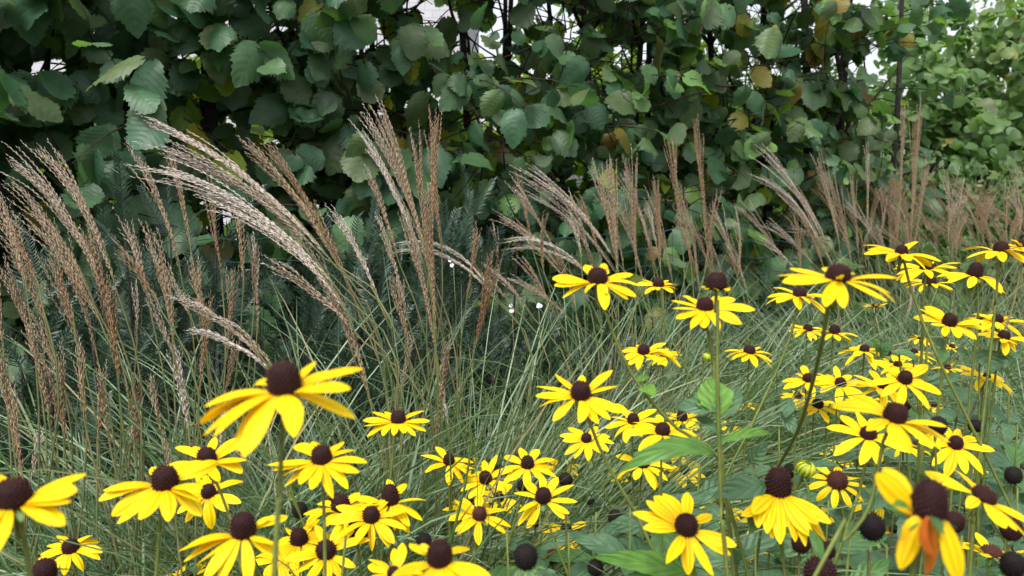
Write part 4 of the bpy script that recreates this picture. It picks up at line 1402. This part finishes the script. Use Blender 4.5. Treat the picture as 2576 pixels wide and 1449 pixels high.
susan('c', 2108, 700, 286, 'widest high flower at the right with a long curved brown stem', e=13, roll=3, cw=66, ch=.58, flat=.4,
      petals=[(1954, 710), (1968, 693, 1), (1976, 716), (2040, 770), (2082, 773), (2186, 757), (2236, 763), (2241, 700, -1), (2145, 669, 1), (2090, 694, -1, .5), (2190, 686, 1), (2215, 740), (2020, 672, 1)],
      path=[(2084, 770), (2068, 860, .56), (2042, 970, .62), (2008, 1080, .70), (1960, 1172, .80), (1925, 1260, .86)])
susan('be', 1460, 993, 216, 'middle flower with twelve evenly spread petals, alone above the grass hollow', e=30, cw=54, ch=.72, flat=.4,
      petals=[(1347, 976), (1346, 992, -1), (1354, 1021), (1389, 1054), (1449, 1048), (1500, 1056), (1530, 1048), (1560, 1034), (1560, 976), (1403, 949), (1545, 934), (1470, 950, 1, .7)],
      path=[(1472, 1035), (1510, 1130), (1560, 1225), (1602, 1296), (1640, 1380)])
susan('ca', 1002, 1058, 168, 'flat-faced flower alone on a pale stem, right of the largest flower', e=15, cw=41, ch=.68, flat=.45,
      petals=[(917, 1054, -1), (918, 1068), (927, 1095), (974, 1085), (1024, 1078), (1074, 1081), (1084, 1056, -1), (1062, 1041, 1), (930, 1041, 1), (960, 1044, 1), (1050, 1090), (1000, 1083, -1)],
      path=[(995, 1095), (986, 1170), (976, 1256), (960, 1400)])
susan('fa', 1956, 1234, 222, 'flower with skirt-like hanging petals and a tall rounded dark cone, lower right', e=16, cw=72, ch=.92, flat=.3, wp=.24, face=.5,
      petals=[(1842, 1276), (1877, 1299), (1914, 1329), (1930, 1338), (1995, 1348), (2025, 1336), (2043, 1348), (2061, 1349), (2055, 1290), (1860, 1262), (1974, 1340), (2020, 1290), (1895, 1310), (2010, 1320)],
      path=[(1962, 1330), (1968, 1390), (1974, 1449)], leaves=[(1930, 1222, 1790, 1250, 62, .10, .30, .8), (1930, 1240, 1885, 1345, 55, .05, .62, .6)])
susan('fc', 2249, 1050, 263, 'large tilted flower in front of the right-hand cluster, petals sweeping down right', e=28, roll=10, cw=62, ch=.66, flat=.4,
      petals=[(2108, 1029), (2145, 1011), (2149, 1071), (2196, 1091), (2237, 1121), (2289, 1108), (2343, 1125), (2371, 1106), (2340, 1060), (2182, 1008), (2300, 1045, 1)],
      path=[(2220, 1120), (2205, 1200), (2180, 1290), (2120, 1365), (2068, 1416)], stemmat=M_STEM, leaves=[(2190, 1285, 2230, 1245, 34, .1, .35, .8), (2068, 1412, 2035, 1330, 30, .1, .75, .3)])
susan('de', 1726, 1327, 240, 'open flower facing the viewer, with wide gaps between its petals, bottom right of centre', e=40, cw=62, ch=.68, flat=.35,
      petals=[(1597, 1299), (1630, 1267), (1612, 1319), (1659, 1388), (1721, 1430), (1782, 1430), (1830, 1386), (1844, 1363), (1810, 1316), (1750, 1262), (1687, 1267), (1660, 1270)], path=[(1735, 1390), (1750, 1449)])
susan('cp', 1106, 1408, 330, 'big flower cut by the bottom edge with a large domed cone, centre', e=22, cw=70, ch=.82, flat=.4,
      petals=[(984, 1447), (1020, 1396, 1), (1054, 1380, 1, .5), (1175, 1413, 1), (1198, 1423), (1238, 1443), (1080, 1490), (1138, 1490), (1000, 1425), (1040, 1480), (1190, 1470)], d=.50)
susan('fi', 2472, 1250, 262, 'flower tilted to the right with a pale spot on its flat cone, right edge', e=22, roll=24, cw=66, ch=.42, flat=.2,
      petals=[(2345, 1194), (2373, 1229), (2383, 1254), (2457, 1294), (2497, 1306), (2531, 1329), (2564, 1343), (2584, 1316), (2464, 1207), (2507, 1242, 1), (2560, 1300)], path=[(2448, 1320), (2440, 1449)])
susan('el', 821, 1388, 198, 'wide-open flower near the bottom, right of the tall bare stem', e=42, cw=54, ch=.66, flat=.35,
      petals=[(727, 1393), (731, 1440), (793, 1432), (841, 1440), (876, 1442), (903, 1413), (926, 1367), (779, 1337), (847, 1339), (722, 1410), (880, 1355)])
susan('cn', 934, 1302, 190, 'open flower in the front cluster, right below the flower with the oval upright cone', e=32, cw=46, ch=.75, flat=.35,
      petals=[(832, 1310), (839, 1281), (880, 1322), (944, 1372), (1000, 1350), (1027, 1324), (1025, 1285), (971, 1264), (900, 1270, 1), (910, 1345), (985, 1365)])
susan('cm', 982, 1260, 184, 'flower with an oval upright cone crossed by a pale stem, behind the front cluster', e=14, cw=50, ch=1.0, flat=.2,
      petals=[(895, 1248, -1), (1077, 1252, -1), (1066, 1302), (1035, 1333), (1037, 1310), (963, 1223), (926, 1260, -1), (1013, 1233), (905, 1270), (1000, 1320), (950, 1290)])
susan('n', 2387, 812, 160, 'open flower facing the viewer below the high right-hand group, above a grey-green leaf', e=34, cw=38, ch=.75, flat=.35,
      petals=[(2308, 800), (2323, 777), (2355, 772), (2383, 777), (2325, 815), (2351, 844), (2380, 847), (2439, 852), (2467, 827), (2450, 807), (2425, 790)],
      path=[(2380, 850), (2372, 920), (2362, 1010)], leaves=[(2372, 880, 2345, 850, 30, .1, .3, .5), (2376, 880, 2360, 920, 30, .1, .6, .5)])
susan('ci', 1366, 1254, 160, 'large-coned flower with broad petals, right of the small middle cluster', e=28, cw=44, ch=.74, flat=.4,
      petals=[(1292, 1246), (1302, 1279), (1302, 1316), (1324, 1323), (1416, 1292), (1451, 1256), (1446, 1225), (1406, 1212), (1366, 1209), (1429, 1279), (1325, 1225, 1)],
      path=[(1371, 1290), (1395, 1360), (1430, 1449)])
susan('b', 1773, 775, 212, 'flower directly below the stubby bare cone, its petals curving down', e=18, cw=46, ch=.62, flat=.45,
      petals=[(1682, 775, -1), (1688, 800), (1722, 824), (1752, 822), (1787, 828), (1845, 812), (1860, 814), (1890, 779, -1), (1865, 752, 1), (1738, 746, 1), (1705, 757, 1), (1830, 745, 1), (1880, 765, 1)],
      path=[(1780, 830), (1795, 920), (1805, 1040)])
root_fh = susan('fh', 2333, 1288, 300, 'nearly spent flower with few hanging petals, a withered orange one and a big round cone', e=10, roll=6, cw=98, ch=.95, flat=.22, wp=.34, face=1.4, d=.40,
                petals=[(2187, 1184, -1, 1.0), (2258, 1196, 1, .8), (2244, 1418, -1), (2252, 1352, -1, .6), (2398, 1452, -1, .95)], path=[(2322, 1340), (2308, 1400), (2296, 1449)], bracts=5)
wm = MB()
b_ = at(2338, 1300, .385)
add_petal(wm, b_, at(2352, 1402, .38), -F_, .0062, .05, .1, side_bend=.14, cup=1.0)
add_petal(wm, b_, at(2330, 1449, .39), -F_, .006, .05, .8, side_bend=-.05)
add_petal(wm, at(2300, 1285, .385), at(2255, 1268, .38), UP, .005, .08, .5)
wm.build('withered_petals', M_WITHER, root_fh)
stem_leaf(at(2290, 1285, .385), at(2243, 1272, .37), .006, .08, .95, .2).build('leaf', M_RUDLEAF, root_fh)
stem_leaf(at(2345, 1300, .385), at(2366, 1340, .37), .006, .03, .75, .6).build('leaf', M_RUDLEAF, root_fh)

# --- the rest: middle of the cone, full width
S = susan
S('a', 1803, 706, 96, 'tall cone with only stubs of petals and green bracts left, on the thick upright stem', e=8, cw=57, ch=.72, flat=.4, stub=True, d=.62, droop=-5, up0=0, wp=.42,
  path=[(1805, 760), (1805, 955), (1810, 1150), (1816, 1300), (1830, 1449)],
  leaves=[(1806, 1048, 1786, 950, 92, .04, .93, 1.1), (1806, 1045, 1748, 988, 62, .08, .85, .7), (1804, 1035, 1700, 1026, 56, .12, .30, .6), (1808, 1050, 1862, 978, 56, .08, .35, .7), (1806, 1090, 1750, 1050, 34, .1, .5, .4),
          (1812, 1112, 1942, 1092, 34, .10, .9, .2), (1800, 1142, 1556, 1190, 62, .22, .82, .3), (1818, 1300, 1770, 1270, 30, .1, .3, .3), (1800, 1050, 1830, 1005, 30, .1, .4, .3)])
S('d', 2013, 735, 157, 'flower tucked under the left petals of the widest high flower', e=15, roll=5, cw=36, ch=.6, flat=.4, path=[(2008, 765), (1990, 840), (1960, 920), (1935, 975), (1910, 1030)])
S('e_', 2269, 628, 168, 'highest flower of the right-hand group, left of the edge', e=14, roll=4, cw=33, ch=.7, path=[(2272, 655), (2290, 720), (2325, 820), (2350, 880)])
S('f', 2331, 668, 155, 'flower half hidden under the highest right-hand flower', e=10, cw=34, path=[(2328, 690), (2322, 790), (2318, 900)])
S('g', 2338, 705, 114, 'small drooping flower directly beneath two stacked flowers at the right', e=2, cw=36, droop=30, path=[(2338, 730), (2334, 820)])
S('h', 2455, 678, 145, 'flower with an upright cone and petals bent down, upper right', e=12, roll=8, cw=38, ch=.95, droop=34, up0=4, path=[(2458, 715), (2460, 800), (2450, 900)])
S('i', 2519, 620, 160, 'flat flower at the upper right with a broad dark cone, just above the drooping one', e=8, roll=-2, cw=40, ch=.62, path=[(2513, 650), (2505, 760), (2492, 880)])
S('j', 2574, 612, 130, 'flower cut by the upper right edge', e=14, cw=30, path=[(2572, 660), (2545, 780), (2508, 880)], stemmat=M_STEMRED)
S('k', 2202, 768, 56, 'tiny edge-on flower below the right petals of the widest high flower', e=2, cw=22, ch=.3, droop=-8, D=.052)
S('l', 2033, 824, 92, 'small left one of two flowers crossed by the long curved brown stem', e=18, cw=25)
S('m', 2100, 828, 102, 'small right one of two flowers beside the long curved brown stem', e=15, roll=4, cw=30, ch=.75)
S('o', 2511, 800, 126, 'flower at the right with a grey leaf in front of its cone', e=18, cw=28, path=[(2508, 830), (2500, 900)])
S('p', 2527, 842, 140, 'flower low in the upper right group, crossed by two slanting stems', e=22, roll=8, cw=32)
S('q', 2175, 876, 120, 'ragged flower partly covered by a small leaf, right of the curved brown stem', e=10, cw=26)
S('r', 2231, 886, 62, 'tiny flower right behind the ragged one', e=5, cw=25, D=.055)
S('s', 1886, 879, 120, 'flower with five clear hanging petals, right of the thick upright stem', e=14, cw=32, ch=.6, droop=30)
S('t', 2033, 949, 122, 'flower crossed by the curved brown stem, left of the right-hand cluster', e=26, cw=29, path=None)
S('u', 2115, 960, 124, 'flower with short upright back petals in the right-hand cluster, second from its left', e=30, cw=30)
S('v', 2278, 947, 166, 'frontmost open flower at the top of the right-hand cluster', e=36, cw=38, ch=.75, path=[(2270, 990), (2310, 1040), (2380, 1110)])
S('w', 2222, 968, 140, 'flower mostly hidden behind the frontmost flower of the right-hand cluster', e=24, cw=28)
S('x', 2316, 850, 62, 'tiny edge-on flower between two stems below the open right flower', e=3, cw=18, ch=.3, D=.05)
S('y', 2300, 884, 100, 'flower hidden behind grey-green leaves, upper right', e=8, cw=20)
S('z', 2383, 922, 68, 'small flower between the grey-green leaves at the right', e=10, cw=20)
S('aa', 2483, 945, 132, 'flower hanging below the big heart-shaped grey leaf', e=16, roll=6, cw=20, droop=30)
S('ab', 2259, 914, 108, 'flower peeping out above the frontmost one of the right-hand cluster', e=14, cw=22, d=1.62)
S('bb', 1657, 711, 96, 'small high flower between the topmost middle flower and the stubby cone', e=20, cw=31, ch=.6, n=14, path=[(1658, 735), (1670, 800), (1690, 860), (1712, 900)])
S('bc', 1619, 878, 126, 'flower with a raised back petal, left of the thick upright stem', e=27, cw=33, path=[(1625, 920), (1630, 1000)])
S('bd', 1669, 888, 92, 'flower overlapped from the left, between the slanting stem and the thick stem', e=22, cw=22)
S('cb', 1129, 1154, 134, 'leftmost flower of the low row at the edge of the grass hollow', e=24, cw=31, ch=.8)
S('cc', 1180, 1160, 96, 'flower behind the leftmost one of the low row', e=14, cw=24, ch=.8)
S('cd', 1327, 1161, 142, 'barrel-coned flower on a long pale stem in the middle of the low row', e=22, cw=36, ch=.8, path=[(1325, 1190), (1300, 1290), (1258, 1449)])
S('ce', 1414, 1168, 96, 'small rightmost flower of the low row', e=20, cw=26, ch=.75)
S('cf', 1220, 1199, 134, 'flower tilted to the left in the middle of the small cluster', e=30, roll=-16, cw=36, ch=.75, path=[(1234, 1228), (1270, 1300), (1312, 1363), (1340, 1440)])
S('cj', 1255, 1249, 106, 'small-coned open flower below the tilted one', e=38, cw=27, ch=.7)
S('ck', 1185, 1269, 130, 'flower behind the low one whose middle petal folds over its cone', e=22, cw=34)
S('cl', 1206, 1290, 156, 'low flower with a petal folded over its brownish cone, on a leaning stem', e=33, cw=39, ch=.7, cone='brown', path=[(1203, 1330), (1192, 1390), (1180, 1449)])
S('co', 1424, 1329, 130, 'lone flower right of a slanting stem, near the bottom and above black seed heads', e=27, cw=32, ch=.8, droop=30)
S('cw', 990, 1438, 170, 'flower at the bottom edge overlapped by the big domed one', e=24, cw=36, d=.62)
S('cx', 1463, 1446, 44, 'tiny yellow flower at the bottom edge beside a black seed head', e=30, cw=10, D=.04)
S('cy', 1617, 1158, 142, 'flower under the long arching green leaf', e=26, cw=38, ch=.75, droop=32)
S('cz', 1475, 1100, 126, 'small thin-stemmed flower just left of a slanting stem, below the lone middle flower', e=32, cw=29, path=[(1480, 1130), (1505, 1200), (1530, 1260)])
S('da', 1593, 1052, 142, 'flower with one upright back petal, right of the slanting stem of the lone middle flower', e=22, cw=32, ch=.75)
S('db', 1667, 1077, 168, 'broad flower crossed by the long slanting brown stem', e=22, cw=41, ch=.65)
S('dc', 1716, 1045, 96, 'small flower behind the slanting brown stem, above the broad crossed one', e=18, cw=30, ch=.8)
S('dd', 1723, 1181, 102, 'small flower facing the viewer below the long arching leaf', e=42, cw=27, ch=.6, path=[(1740, 1230), (1760, 1330)])
S('df', 1000, 1203, 84, 'small dim flower behind the one with the oval upright cone', e=20, cw=26)
S('dg', 1091, 1284, 84, 'small flower among grass blades left of the low middle cluster', e=25, cw=20)
S('dk', 1650, 1196, 66, 'tiny flower partly behind the one under the arching leaf', e=20, cw=16)
S('dl', 968, 1372, 52, 'tiny flower at the bottom seen between two front stems', e=15, cw=12, D=.05)
S('dm', 1150, 1322, 74, 'small flower low behind the flower with the folded petal', e=10, cw=18)
S('ec', 523, 1233, 178, 'flower partly covered by the second largest left flower, on the right', e=30, cw=40, ch=.72, droop=32, d=.86)
S('eh', 176, 1372, 148, 'flower behind brown stalks at the lower left', e=22, cw=45, ch=.6, droop=34, d=.98)
S('ek', 751, 1348, 176, 'flower hidden behind the tall bare stem, its cone dark', e=20, cw=48, ch=.8, droop=40)
S('em', 470, 1446, 128, 'flower just rising over the bottom edge beside a blue-green leaf', e=18, cw=30, leaves=[(478, 1470, 494, 1395, 26, .03, .3, .9)])
S('en', 856, 1264, 188, 'flower with a purple cone behind the second stem, in the front cluster', e=16, cw=52, ch=.75, d=.88)
S('eo', 812, 1446, 110, 'flower at the bottom edge under the wide-open one', e=26, cw=28)
S('fb', 2108, 1204, 144, 'flower with a round glossy brown cone, right of the green bud', e=36, cw=54, ch=.62, flat=.1, cone='brown', n=10, path=[(2115, 1260), (2128, 1340), (2140, 1440)],
  leaves=[(2132, 1350, 2105, 1275, 52, .05, .35, .9)])
S('fd', 2185, 1087, 190, 'flower behind the large tilted one, showing on its left', e=24, cw=44, ch=.6, path=[(2180, 1150), (2160, 1240), (2130, 1330)])
S('fe', 2405, 1111, 168, 'well-formed flower right of the large tilted one', e=36, cw=39, ch=.7, path=[(2398, 1160), (2392, 1260)])
S('fm', 2172, 1420, 86, 'small bright flower at the bottom edge, left of the spent one', e=46, cw=26, ch=.5, n=13)
S('fp', 2494, 1384, 184, 'flower seen edge-on with a faded buff cone, bottom right corner', e=3, roll=5, cw=56, ch=.4, flat=.1, droop=0, n=9, cone='brown')
S('fq', 2218, 1258, 132, 'half-opened flower with a dull brownish cone behind a small leaf', e=20, cw=36, ch=.8, cone='brown', n=8, droop=36)
S('fr', 1944, 1306, 150, 'flower hidden behind the skirt-like one, below it', e=15, cw=24, droop=30)
S('fs', 1813, 1272, 122, 'flower behind the thick upright stem near the bottom', e=18, cw=30, droop=30)
S('ft', 2055, 1282, 112, 'flower squeezed between the skirt-like flower and the round brown cone', e=20, cw=26)
S('fw', 2058, 1014, 118, 'flower at the lower left of the right-hand cluster, tilted right', e=22, roll=10, cw=31)
S('fx', 2008, 993, 88, 'small flower at the left end of the right-hand cluster', e=22, cw=24)
S('fy', 2172, 1002, 66, 'tiny flower in the middle of the right-hand cluster', e=30, cw=20, D=.055)
S('ga', 1837, 1066, 58, 'tiny flower just right of the thick upright stem', e=25, cw=22, D=.05)
S('gb', 1870, 1013, 74, 'small edge-on flower behind the curved branch right of the thick stem', e=5, cw=18)
S('gc', 2275, 1113, 112, 'worn flower beneath the large tilted one, with a dull cone', e=12, cw=26, cone='brown', droop=34)
S('gf', 2572, 1180, 62, 'small flower cut by the right edge above the tilted one', e=25, cw=18)
S('gh', 2470, 1440, 90, 'dim flower at the bottom edge under the edge-on one', e=15, cw=22)
S('gk', 2140, 1120, 84, 'small flower low behind the right-hand cluster', e=12, cw=20)
S('gl', 2350, 1018, 76, 'small flower behind the frontmost open one of the right-hand cluster', e=10, cw=18)

# more of the drift that shows between the others
S('n1', 2205, 1015, 84, 'small flower tucked behind the top petals of the large tilted one', e=25)
S('n2', 2395, 870, 60, 'tiny flower between the open right flower and the grey-green leaves', e=15, D=.055)
S('n3', 1690, 1135, 92, 'flower half hidden behind the long arching leaf, above it', e=22)
S('n4', 1560, 1190, 70, 'tiny flower left of the one under the arching leaf', e=20, D=.055)
S('n5', 1300, 1290, 92, 'small flower behind the leftmost petals of the large-coned flower', e=24)
S('n6', 1120, 1235, 84, 'small flower in the grass left of the tilted one', e=25)
S('n7', 2110, 1140, 92, 'flower left of the one behind the large tilted flower, lower', e=20)
S('n8', 2440, 1160, 96, 'flower behind the lower petals of the well-formed one', e=18)
S('n9', 2250, 1330, 96, 'drooping flower behind the spent one, low on its left', e=14, droop=36)
S('m1', 2530, 1395, 90, 'flower beneath the edge-on flower at the bottom right corner', e=20)
S('m2', 700, 1405, 150, 'flower behind the tall bare stem, low, with its cone hidden by petals', e=18, cw=30, droop=34)
S('m3', 1062, 1300, 76, 'small flower right of the front cluster, among grass blades', e=20)
S('m4', 1900, 1380, 110, 'yellow flower low behind the left petals of the skirt-like one', e=14, droop=30)
S('m5', 2300, 1120, 84, 'small flower peeping out right of the large tilted flower, below it', e=18)
S('m6', 1745, 1100, 70, 'small flower close left of the thick upright stem, above the arching leaf', e=22)
S('m7', 2470, 800, 80, 'small flower between the two open flowers at the upper right', e=16)

H = seed_head
H('cq', 1322, 1400, 58, 'biggest black seed head with spreading green bracts, bottom centre', D=.020, bracts=11, path=[(1322, 1449)])
H('cr', 1392, 1400, 34, 'brown seed head right of the biggest black one', mat=M_CONEBR)
H('cs', 1498, 1428, 38, 'black seed head above the base of the long green leaf at the bottom')
H('ct', 1547, 1302, 34, 'oval black seed head alone in the grass, right of centre', tall=1.2)
H('cu', 1488, 1265, 19, 'tiny dark seed head on a thin stem right of the large-coned flower', D=.012)
H('cv', 1067, 1362, 38, 'black seed head just above the big domed flower')
H('cg', 1423, 1207, 34, 'black seed head beneath the small rightmost flower of the low row')
H('ch', 1315, 1222, 28, 'small black seed head behind the long pale stem')
H('dh', 900, 1332, 50, 'dark seed head hanging under the open flower of the front cluster', mat=M_CONE, D=.019)
H('di', 1346, 1309, 30, 'black seed head half covered by the large-coned flower', mat=M_CONEBR)
H('dj', 1580, 1235, 15, 'tiny black seed head below the flower under the arching leaf', D=.011)
H('dn', 1587, 1440, 30, 'dark seed head at the bottom edge under the long green leaf')
H('ei', 112, 1436, 56, 'seed head with a last orange petal, lower left corner', petals=3, D=.019, mat=M_CONE)
H('ej', 754, 1283, 37, 'round black seed head between the two front stems, left of centre')
H('ff', 2360, 1071, 43, 'round black seed head right of the large tilted flower')
H('fg', 2455, 1071, 35, 'black seed head on a green cup near the right edge', tall=.85, bracts=7)
H('fk', 2194, 1326, 60, 'large black seed head with pale bracts, left of the spent flower', D=.02, bracts=9)
H('fl', 2015, 1366, 46, 'dark seed head hanging low under the skirt-like flower', bracts=7, mat=M_CONE)
H('fn', 2062, 1444, 78, 'big dark cone cut by the bottom edge with one curled orange petal', D=.024, petals=1, mat=M_CONE)
H('fo', 2547, 1420, 58, 'black seed head at the bottom right corner', bracts=8)
H('fu', 2400, 1313, 48, 'dark seed head behind the right shoulder of the spent flower', mat=M_CONE)
H('fv', 2544, 1331, 52, 'dark seed head under the petals of the tilted flower at the right edge', mat=M_CONE)
H('gd', 2130, 1068, 30, 'small dark seed head left of the flower behind the large tilted one')
H('ge', 1793, 1131, 20, 'small black seed head left of the thick upright stem', D=.013)
H('gg', 2279, 1018, 26, 'small dark seed head under the frontmost flower of the right-hand cluster', D=.013)
H('gi', 1988, 1184, 32, 'black seed head beside the green bud, behind the skirt-like flower')
H('gj', 2550, 1196, 40, 'black seed head below the small flower at the right edge')
H('gm', 845, 1258, 34, 'dark seed head left of the purple-coned flower')
H('gn', 1255, 1180, 22, 'small dark seed head in the grass behind the low row', D=.014)
H('go', 2080, 1385, 40, 'dark seed head in the leaves left of the large black one', mat=M_CONE)


# --- buds
def bud(key, cx, cy, dia, label, d, path=None, ripe=.5):
    rs = np.random.default_rng(len(key) * 7 + int(cx))
    m = d / FPX
    r = dia * .5 * m
    X, Y, Z = flower_frame(20, 15)
    b = at(cx, cy, d) - Z * r * .6
    P = foot_path(b, Z, d, path, rs)
    root = empty('flower_bud', P[-1])
    tag(root, label, 'flower bud', 'unopened flower buds')
    sb = MB(); sb.tube(P, np.linspace(.0012, .0017, len(P)), 7, ridge=.1, cap=False); sb.build('stem', M_STEM, root)
    cone_mesh(b, X, Y, Z, r * .72, r * 1.0, False, .1, 120).build('cone', M_BUD, root)
    pm = MB()
    for k in range(11):
        a = k / 11 * 2 * pi
        rad, rad2 = X * cos(a) + Y * sin(a), X * cos(a + .5) + Y * sin(a + .5)
        p0, p1 = b + rad * r * .8, b + rad2 * r * .35 + Z * r * 1.3
        add_petal(pm, p0, p1, rad, r * .5, .28, rs.random(), 8, 5, cup=.6, notch=False)
    pm.build('petals', M_BUDPETAL, root)
    bm = MB()
    for k in range(8):
        a = k / 8 * 2 * pi
        rad = X * cos(a) + Y * sin(a)
        add_petal(bm, b + rad * r * .4, b + rad * r * 1.25 + Z * r * rs.uniform(-.4, .9), Z, r * .35, -.12, rs.random(), 7, 3, notch=False)
    bm.build('bracts', M_BRACT, root)


M_BUD = plain("bud_green", (0.10, 0.17, 0.03), (0.2, 0.28, 0.05), 300, .6)
M_BUDPETAL = leafy("bud_petal", [(0, (.32, .40, .03)), (1, (.55, .55, .03))], rough=.5, transl=.2, mott=.3)
bud('fj', 2028, 1178, 50, 'striped yellow-green bud with rolled petals, beside the cone of the skirt-like flower', .80, [(2030, 1220), (2035, 1300), (2045, 1400)])
bud('ac', 1780, 897, 26, 'small yellow bud left of the thick upright stem', 1.35)
bud('gx', 2095, 1025, 18, 'tiny green bud under the right-hand cluster, near the curved brown stem', 1.3)

# --- big leaves in front and leafy shoots that fill the ground at the right
def leafy_shoot(label, px, py, d, n, size, seed, lo=.25, hand=()):
    rs = np.random.default_rng(seed)
    top = at(px, py, d)
    f = np.array([top[0] + rs.normal() * .03, top[1] + rs.normal() * .03, 0])
    root = empty('leafy_shoot', f)
    tag(root, label, 'plant', 'leafy flowerless shoots among the flowers')
    P = smooth_path([f, (f + top) / 2 + np.array([rs.normal() * .015, rs.normal() * .015, 0]), top], 14)
    sb = MB(); sb.tube(P, np.linspace(.0024, .0012, 14), 6, ridge=.1); sb.build('stem', M_STEM, root)
    for k in range(n):
        t = lo + (1 - lo) * (k + .5) / n
        p = P[min(13, int(t * 13))]
        a = k * 2.4 + rs.uniform(-.5, .5)
        L = size * rs.uniform(.7, 1.2) * (1.15 - .45 * t)
        o = nrm(np.array([cos(a), sin(a), rs.uniform(-.35, .6)]))
        stem_leaf(p, p + o * L, L * rs.uniform(.32, .46), rs.uniform(.0, .14), rs.random() * .75, rs.uniform(-.2, .3), K=11).build('leaf', M_RUDLEAF, root)
    for (bx, by, tx, ty, wl, rise, hue, fc) in hand:
        m = d / FPX
        stem_leaf(at(bx, by, d), at(tx, ty, d - .02), wl * m, rise, hue, fc, K=17).build('leaf', M_RUDLEAF, root)


LS = leafy_shoot
LS('leafy shoot with one long glossy green leaf across the bottom, right of centre', 1745, 1440, .72, 6, .09, 1, hand=[(1742, 1442, 1492, 1402, 62, .06, .86, .7), (1700, 1449, 1560, 1470, 60, .1, .7, .5)])
LS('leafy shoot with a big heart-shaped grey-green leaf near the right edge', 2465, 870, 1.12, 5, .08, 2, hand=[(2480, 880, 2497, 935, 88, .03, .18, 1.2), (2440, 905, 2400, 880, 36, .08, .3, .6), (2500, 890, 2576, 905, 30, .1, .5, .2)])
LS('leafy shoot with two arched leaves above the right-hand cluster', 2262, 890, 1.15, 5, .07, 3, hand=[(2215, 900, 2250, 862, 34, .12, .45, .4), (2245, 890, 2310, 910, 40, .14, .7, -.1), (2205, 900, 2195, 858, 30, .05, .9, .6)])
LS('leafy shoot with a folded grey leaf left of the right-hand cluster', 2000, 1050, 1.02, 6, .08, 4, hand=[(1985, 1000, 1975, 1052, 36, .05, .2, 1.0), (1962, 1035, 2005, 1100, 36, .08, .3, .9)])
LS('leafy shoot with a serrated pale leaf right of the thick upright stem', 1900, 1120, 1.0, 7, .085, 5, hand=[(1885, 1165, 1932, 1118, 44, .05, .3, .9)])
spots = [(1660, 1240, 1.0, 'leafy shoot below the small flower that faces the viewer'), (1585, 1320, .95, 'leafy shoot beside the oval black seed head'), (1430, 1390, .95, 'leafy shoot behind the biggest black seed head, on its right'),
         (1275, 1395, .92, 'leafy shoot left of the biggest black seed head'), (1840, 1330, .92, 'leafy shoot right of the foot of the thick upright stem'), (2085, 1310, .95, 'leafy shoot under the round brown cone'),
         (2210, 1210, 1.1, 'leafy shoot under the flower behind the large tilted one'), (2320, 1170, 1.15, 'leafy shoot between the large tilted flower and the well-formed one'), (2470, 1150, 1.15, 'leafy shoot right of the well-formed flower'),
         (2540, 1010, 1.3, 'leafy shoot at the right edge below the heart-shaped leaf'), (2420, 1000, 1.35, 'leafy shoot below the heart-shaped leaf, on its left'), (2140, 1400, .85, 'leafy shoot at the bottom beside the small bright flower'),
         (1900, 1430, .85, 'leafy shoot at the bottom under the skirt-like flower'), (2420, 1400, .8, 'leafy shoot behind the spent flower, on its right'), (2290, 1230, 1.0, 'leafy shoot behind the spent flower, on its left'),
         (2000, 1260, 1.05, 'leafy shoot behind the striped bud'), (1110, 1440, .9, 'leafy shoot behind the big domed flower'), (870, 1400, .75, 'leafy shoot with blue-green leaves in the front cluster'), (1760, 1220, 1.1, 'leafy shoot left of the thick upright stem'),
         (2560, 1280, .95, 'leafy shoot at the right edge behind the tilted flower'), (2230, 1420, .9, 'leafy shoot at the bottom left of the spent flower'), (1500, 1340, 1.0, 'leafy shoot left of the oval black seed head'), (1360, 1330, 1.1, 'leafy shoot behind the large-coned flower'), (2200, 1090, 1.3, 'leafy shoot behind the right-hand cluster, below its middle'), (2450, 1050, 1.45, 'leafy shoot behind the black seed head on the green cup'),
         (1960, 1130, 1.2, 'leafy shoot left of the flower behind the large tilted one'), (2560, 1120, 1.2, 'leafy shoot at the right edge above the small cut-off flower'), (1190, 1420, 1.0, 'leafy shoot right of the big domed flower'), (2080, 1180, 1.25, 'leafy shoot behind the round brown cone'),
         (2330, 930, 1.5, 'leafy shoot behind the frontmost open flower of the right-hand cluster')]
for k, (px, py, d, lab) in enumerate(spots):
    LS(lab, px, py - 52, d, 18, .105, 30 + k, .45)


# --- tiny white blossoms in the grass beyond
for (px, py, lab) in ((1288, 776, 'pair of tiny white blossoms in front of the dark yew, right of the rusty plume'), (1355, 770, 'single tiny white blossom beside a thin pinkish plume'), (1140, 655, 'tiny white blossoms beside the fence post')):
    d = 1.72
    t = at(px, py, d)
    root = empty('white_flower', (t[0], t[1], 0))
    tag(root, lab, 'flower', 'tiny white blossoms')
    sb = MB(); sb.tube(bez(np.array([t[0], t[1], 0]), t * [1, 1, .6] + R_ * .02, t, 10), .0008, 5); sb.build('stem', M_STALK, root)
    pm = MB()
    for q in range(3):
        c = t + np.array([rng.normal() * .006, 0, rng.normal() * .004])
        for k in range(5):
            a = k * 2 * pi / 5
            v = R_ * cos(a) + U_ * sin(a)
            add_petal(pm, c, c + v * .0042 - F_ * .002, -F_, .0036, .1, .5, 5, 3, notch=False)
    pm.build('petals', M_WHITEFL, root)
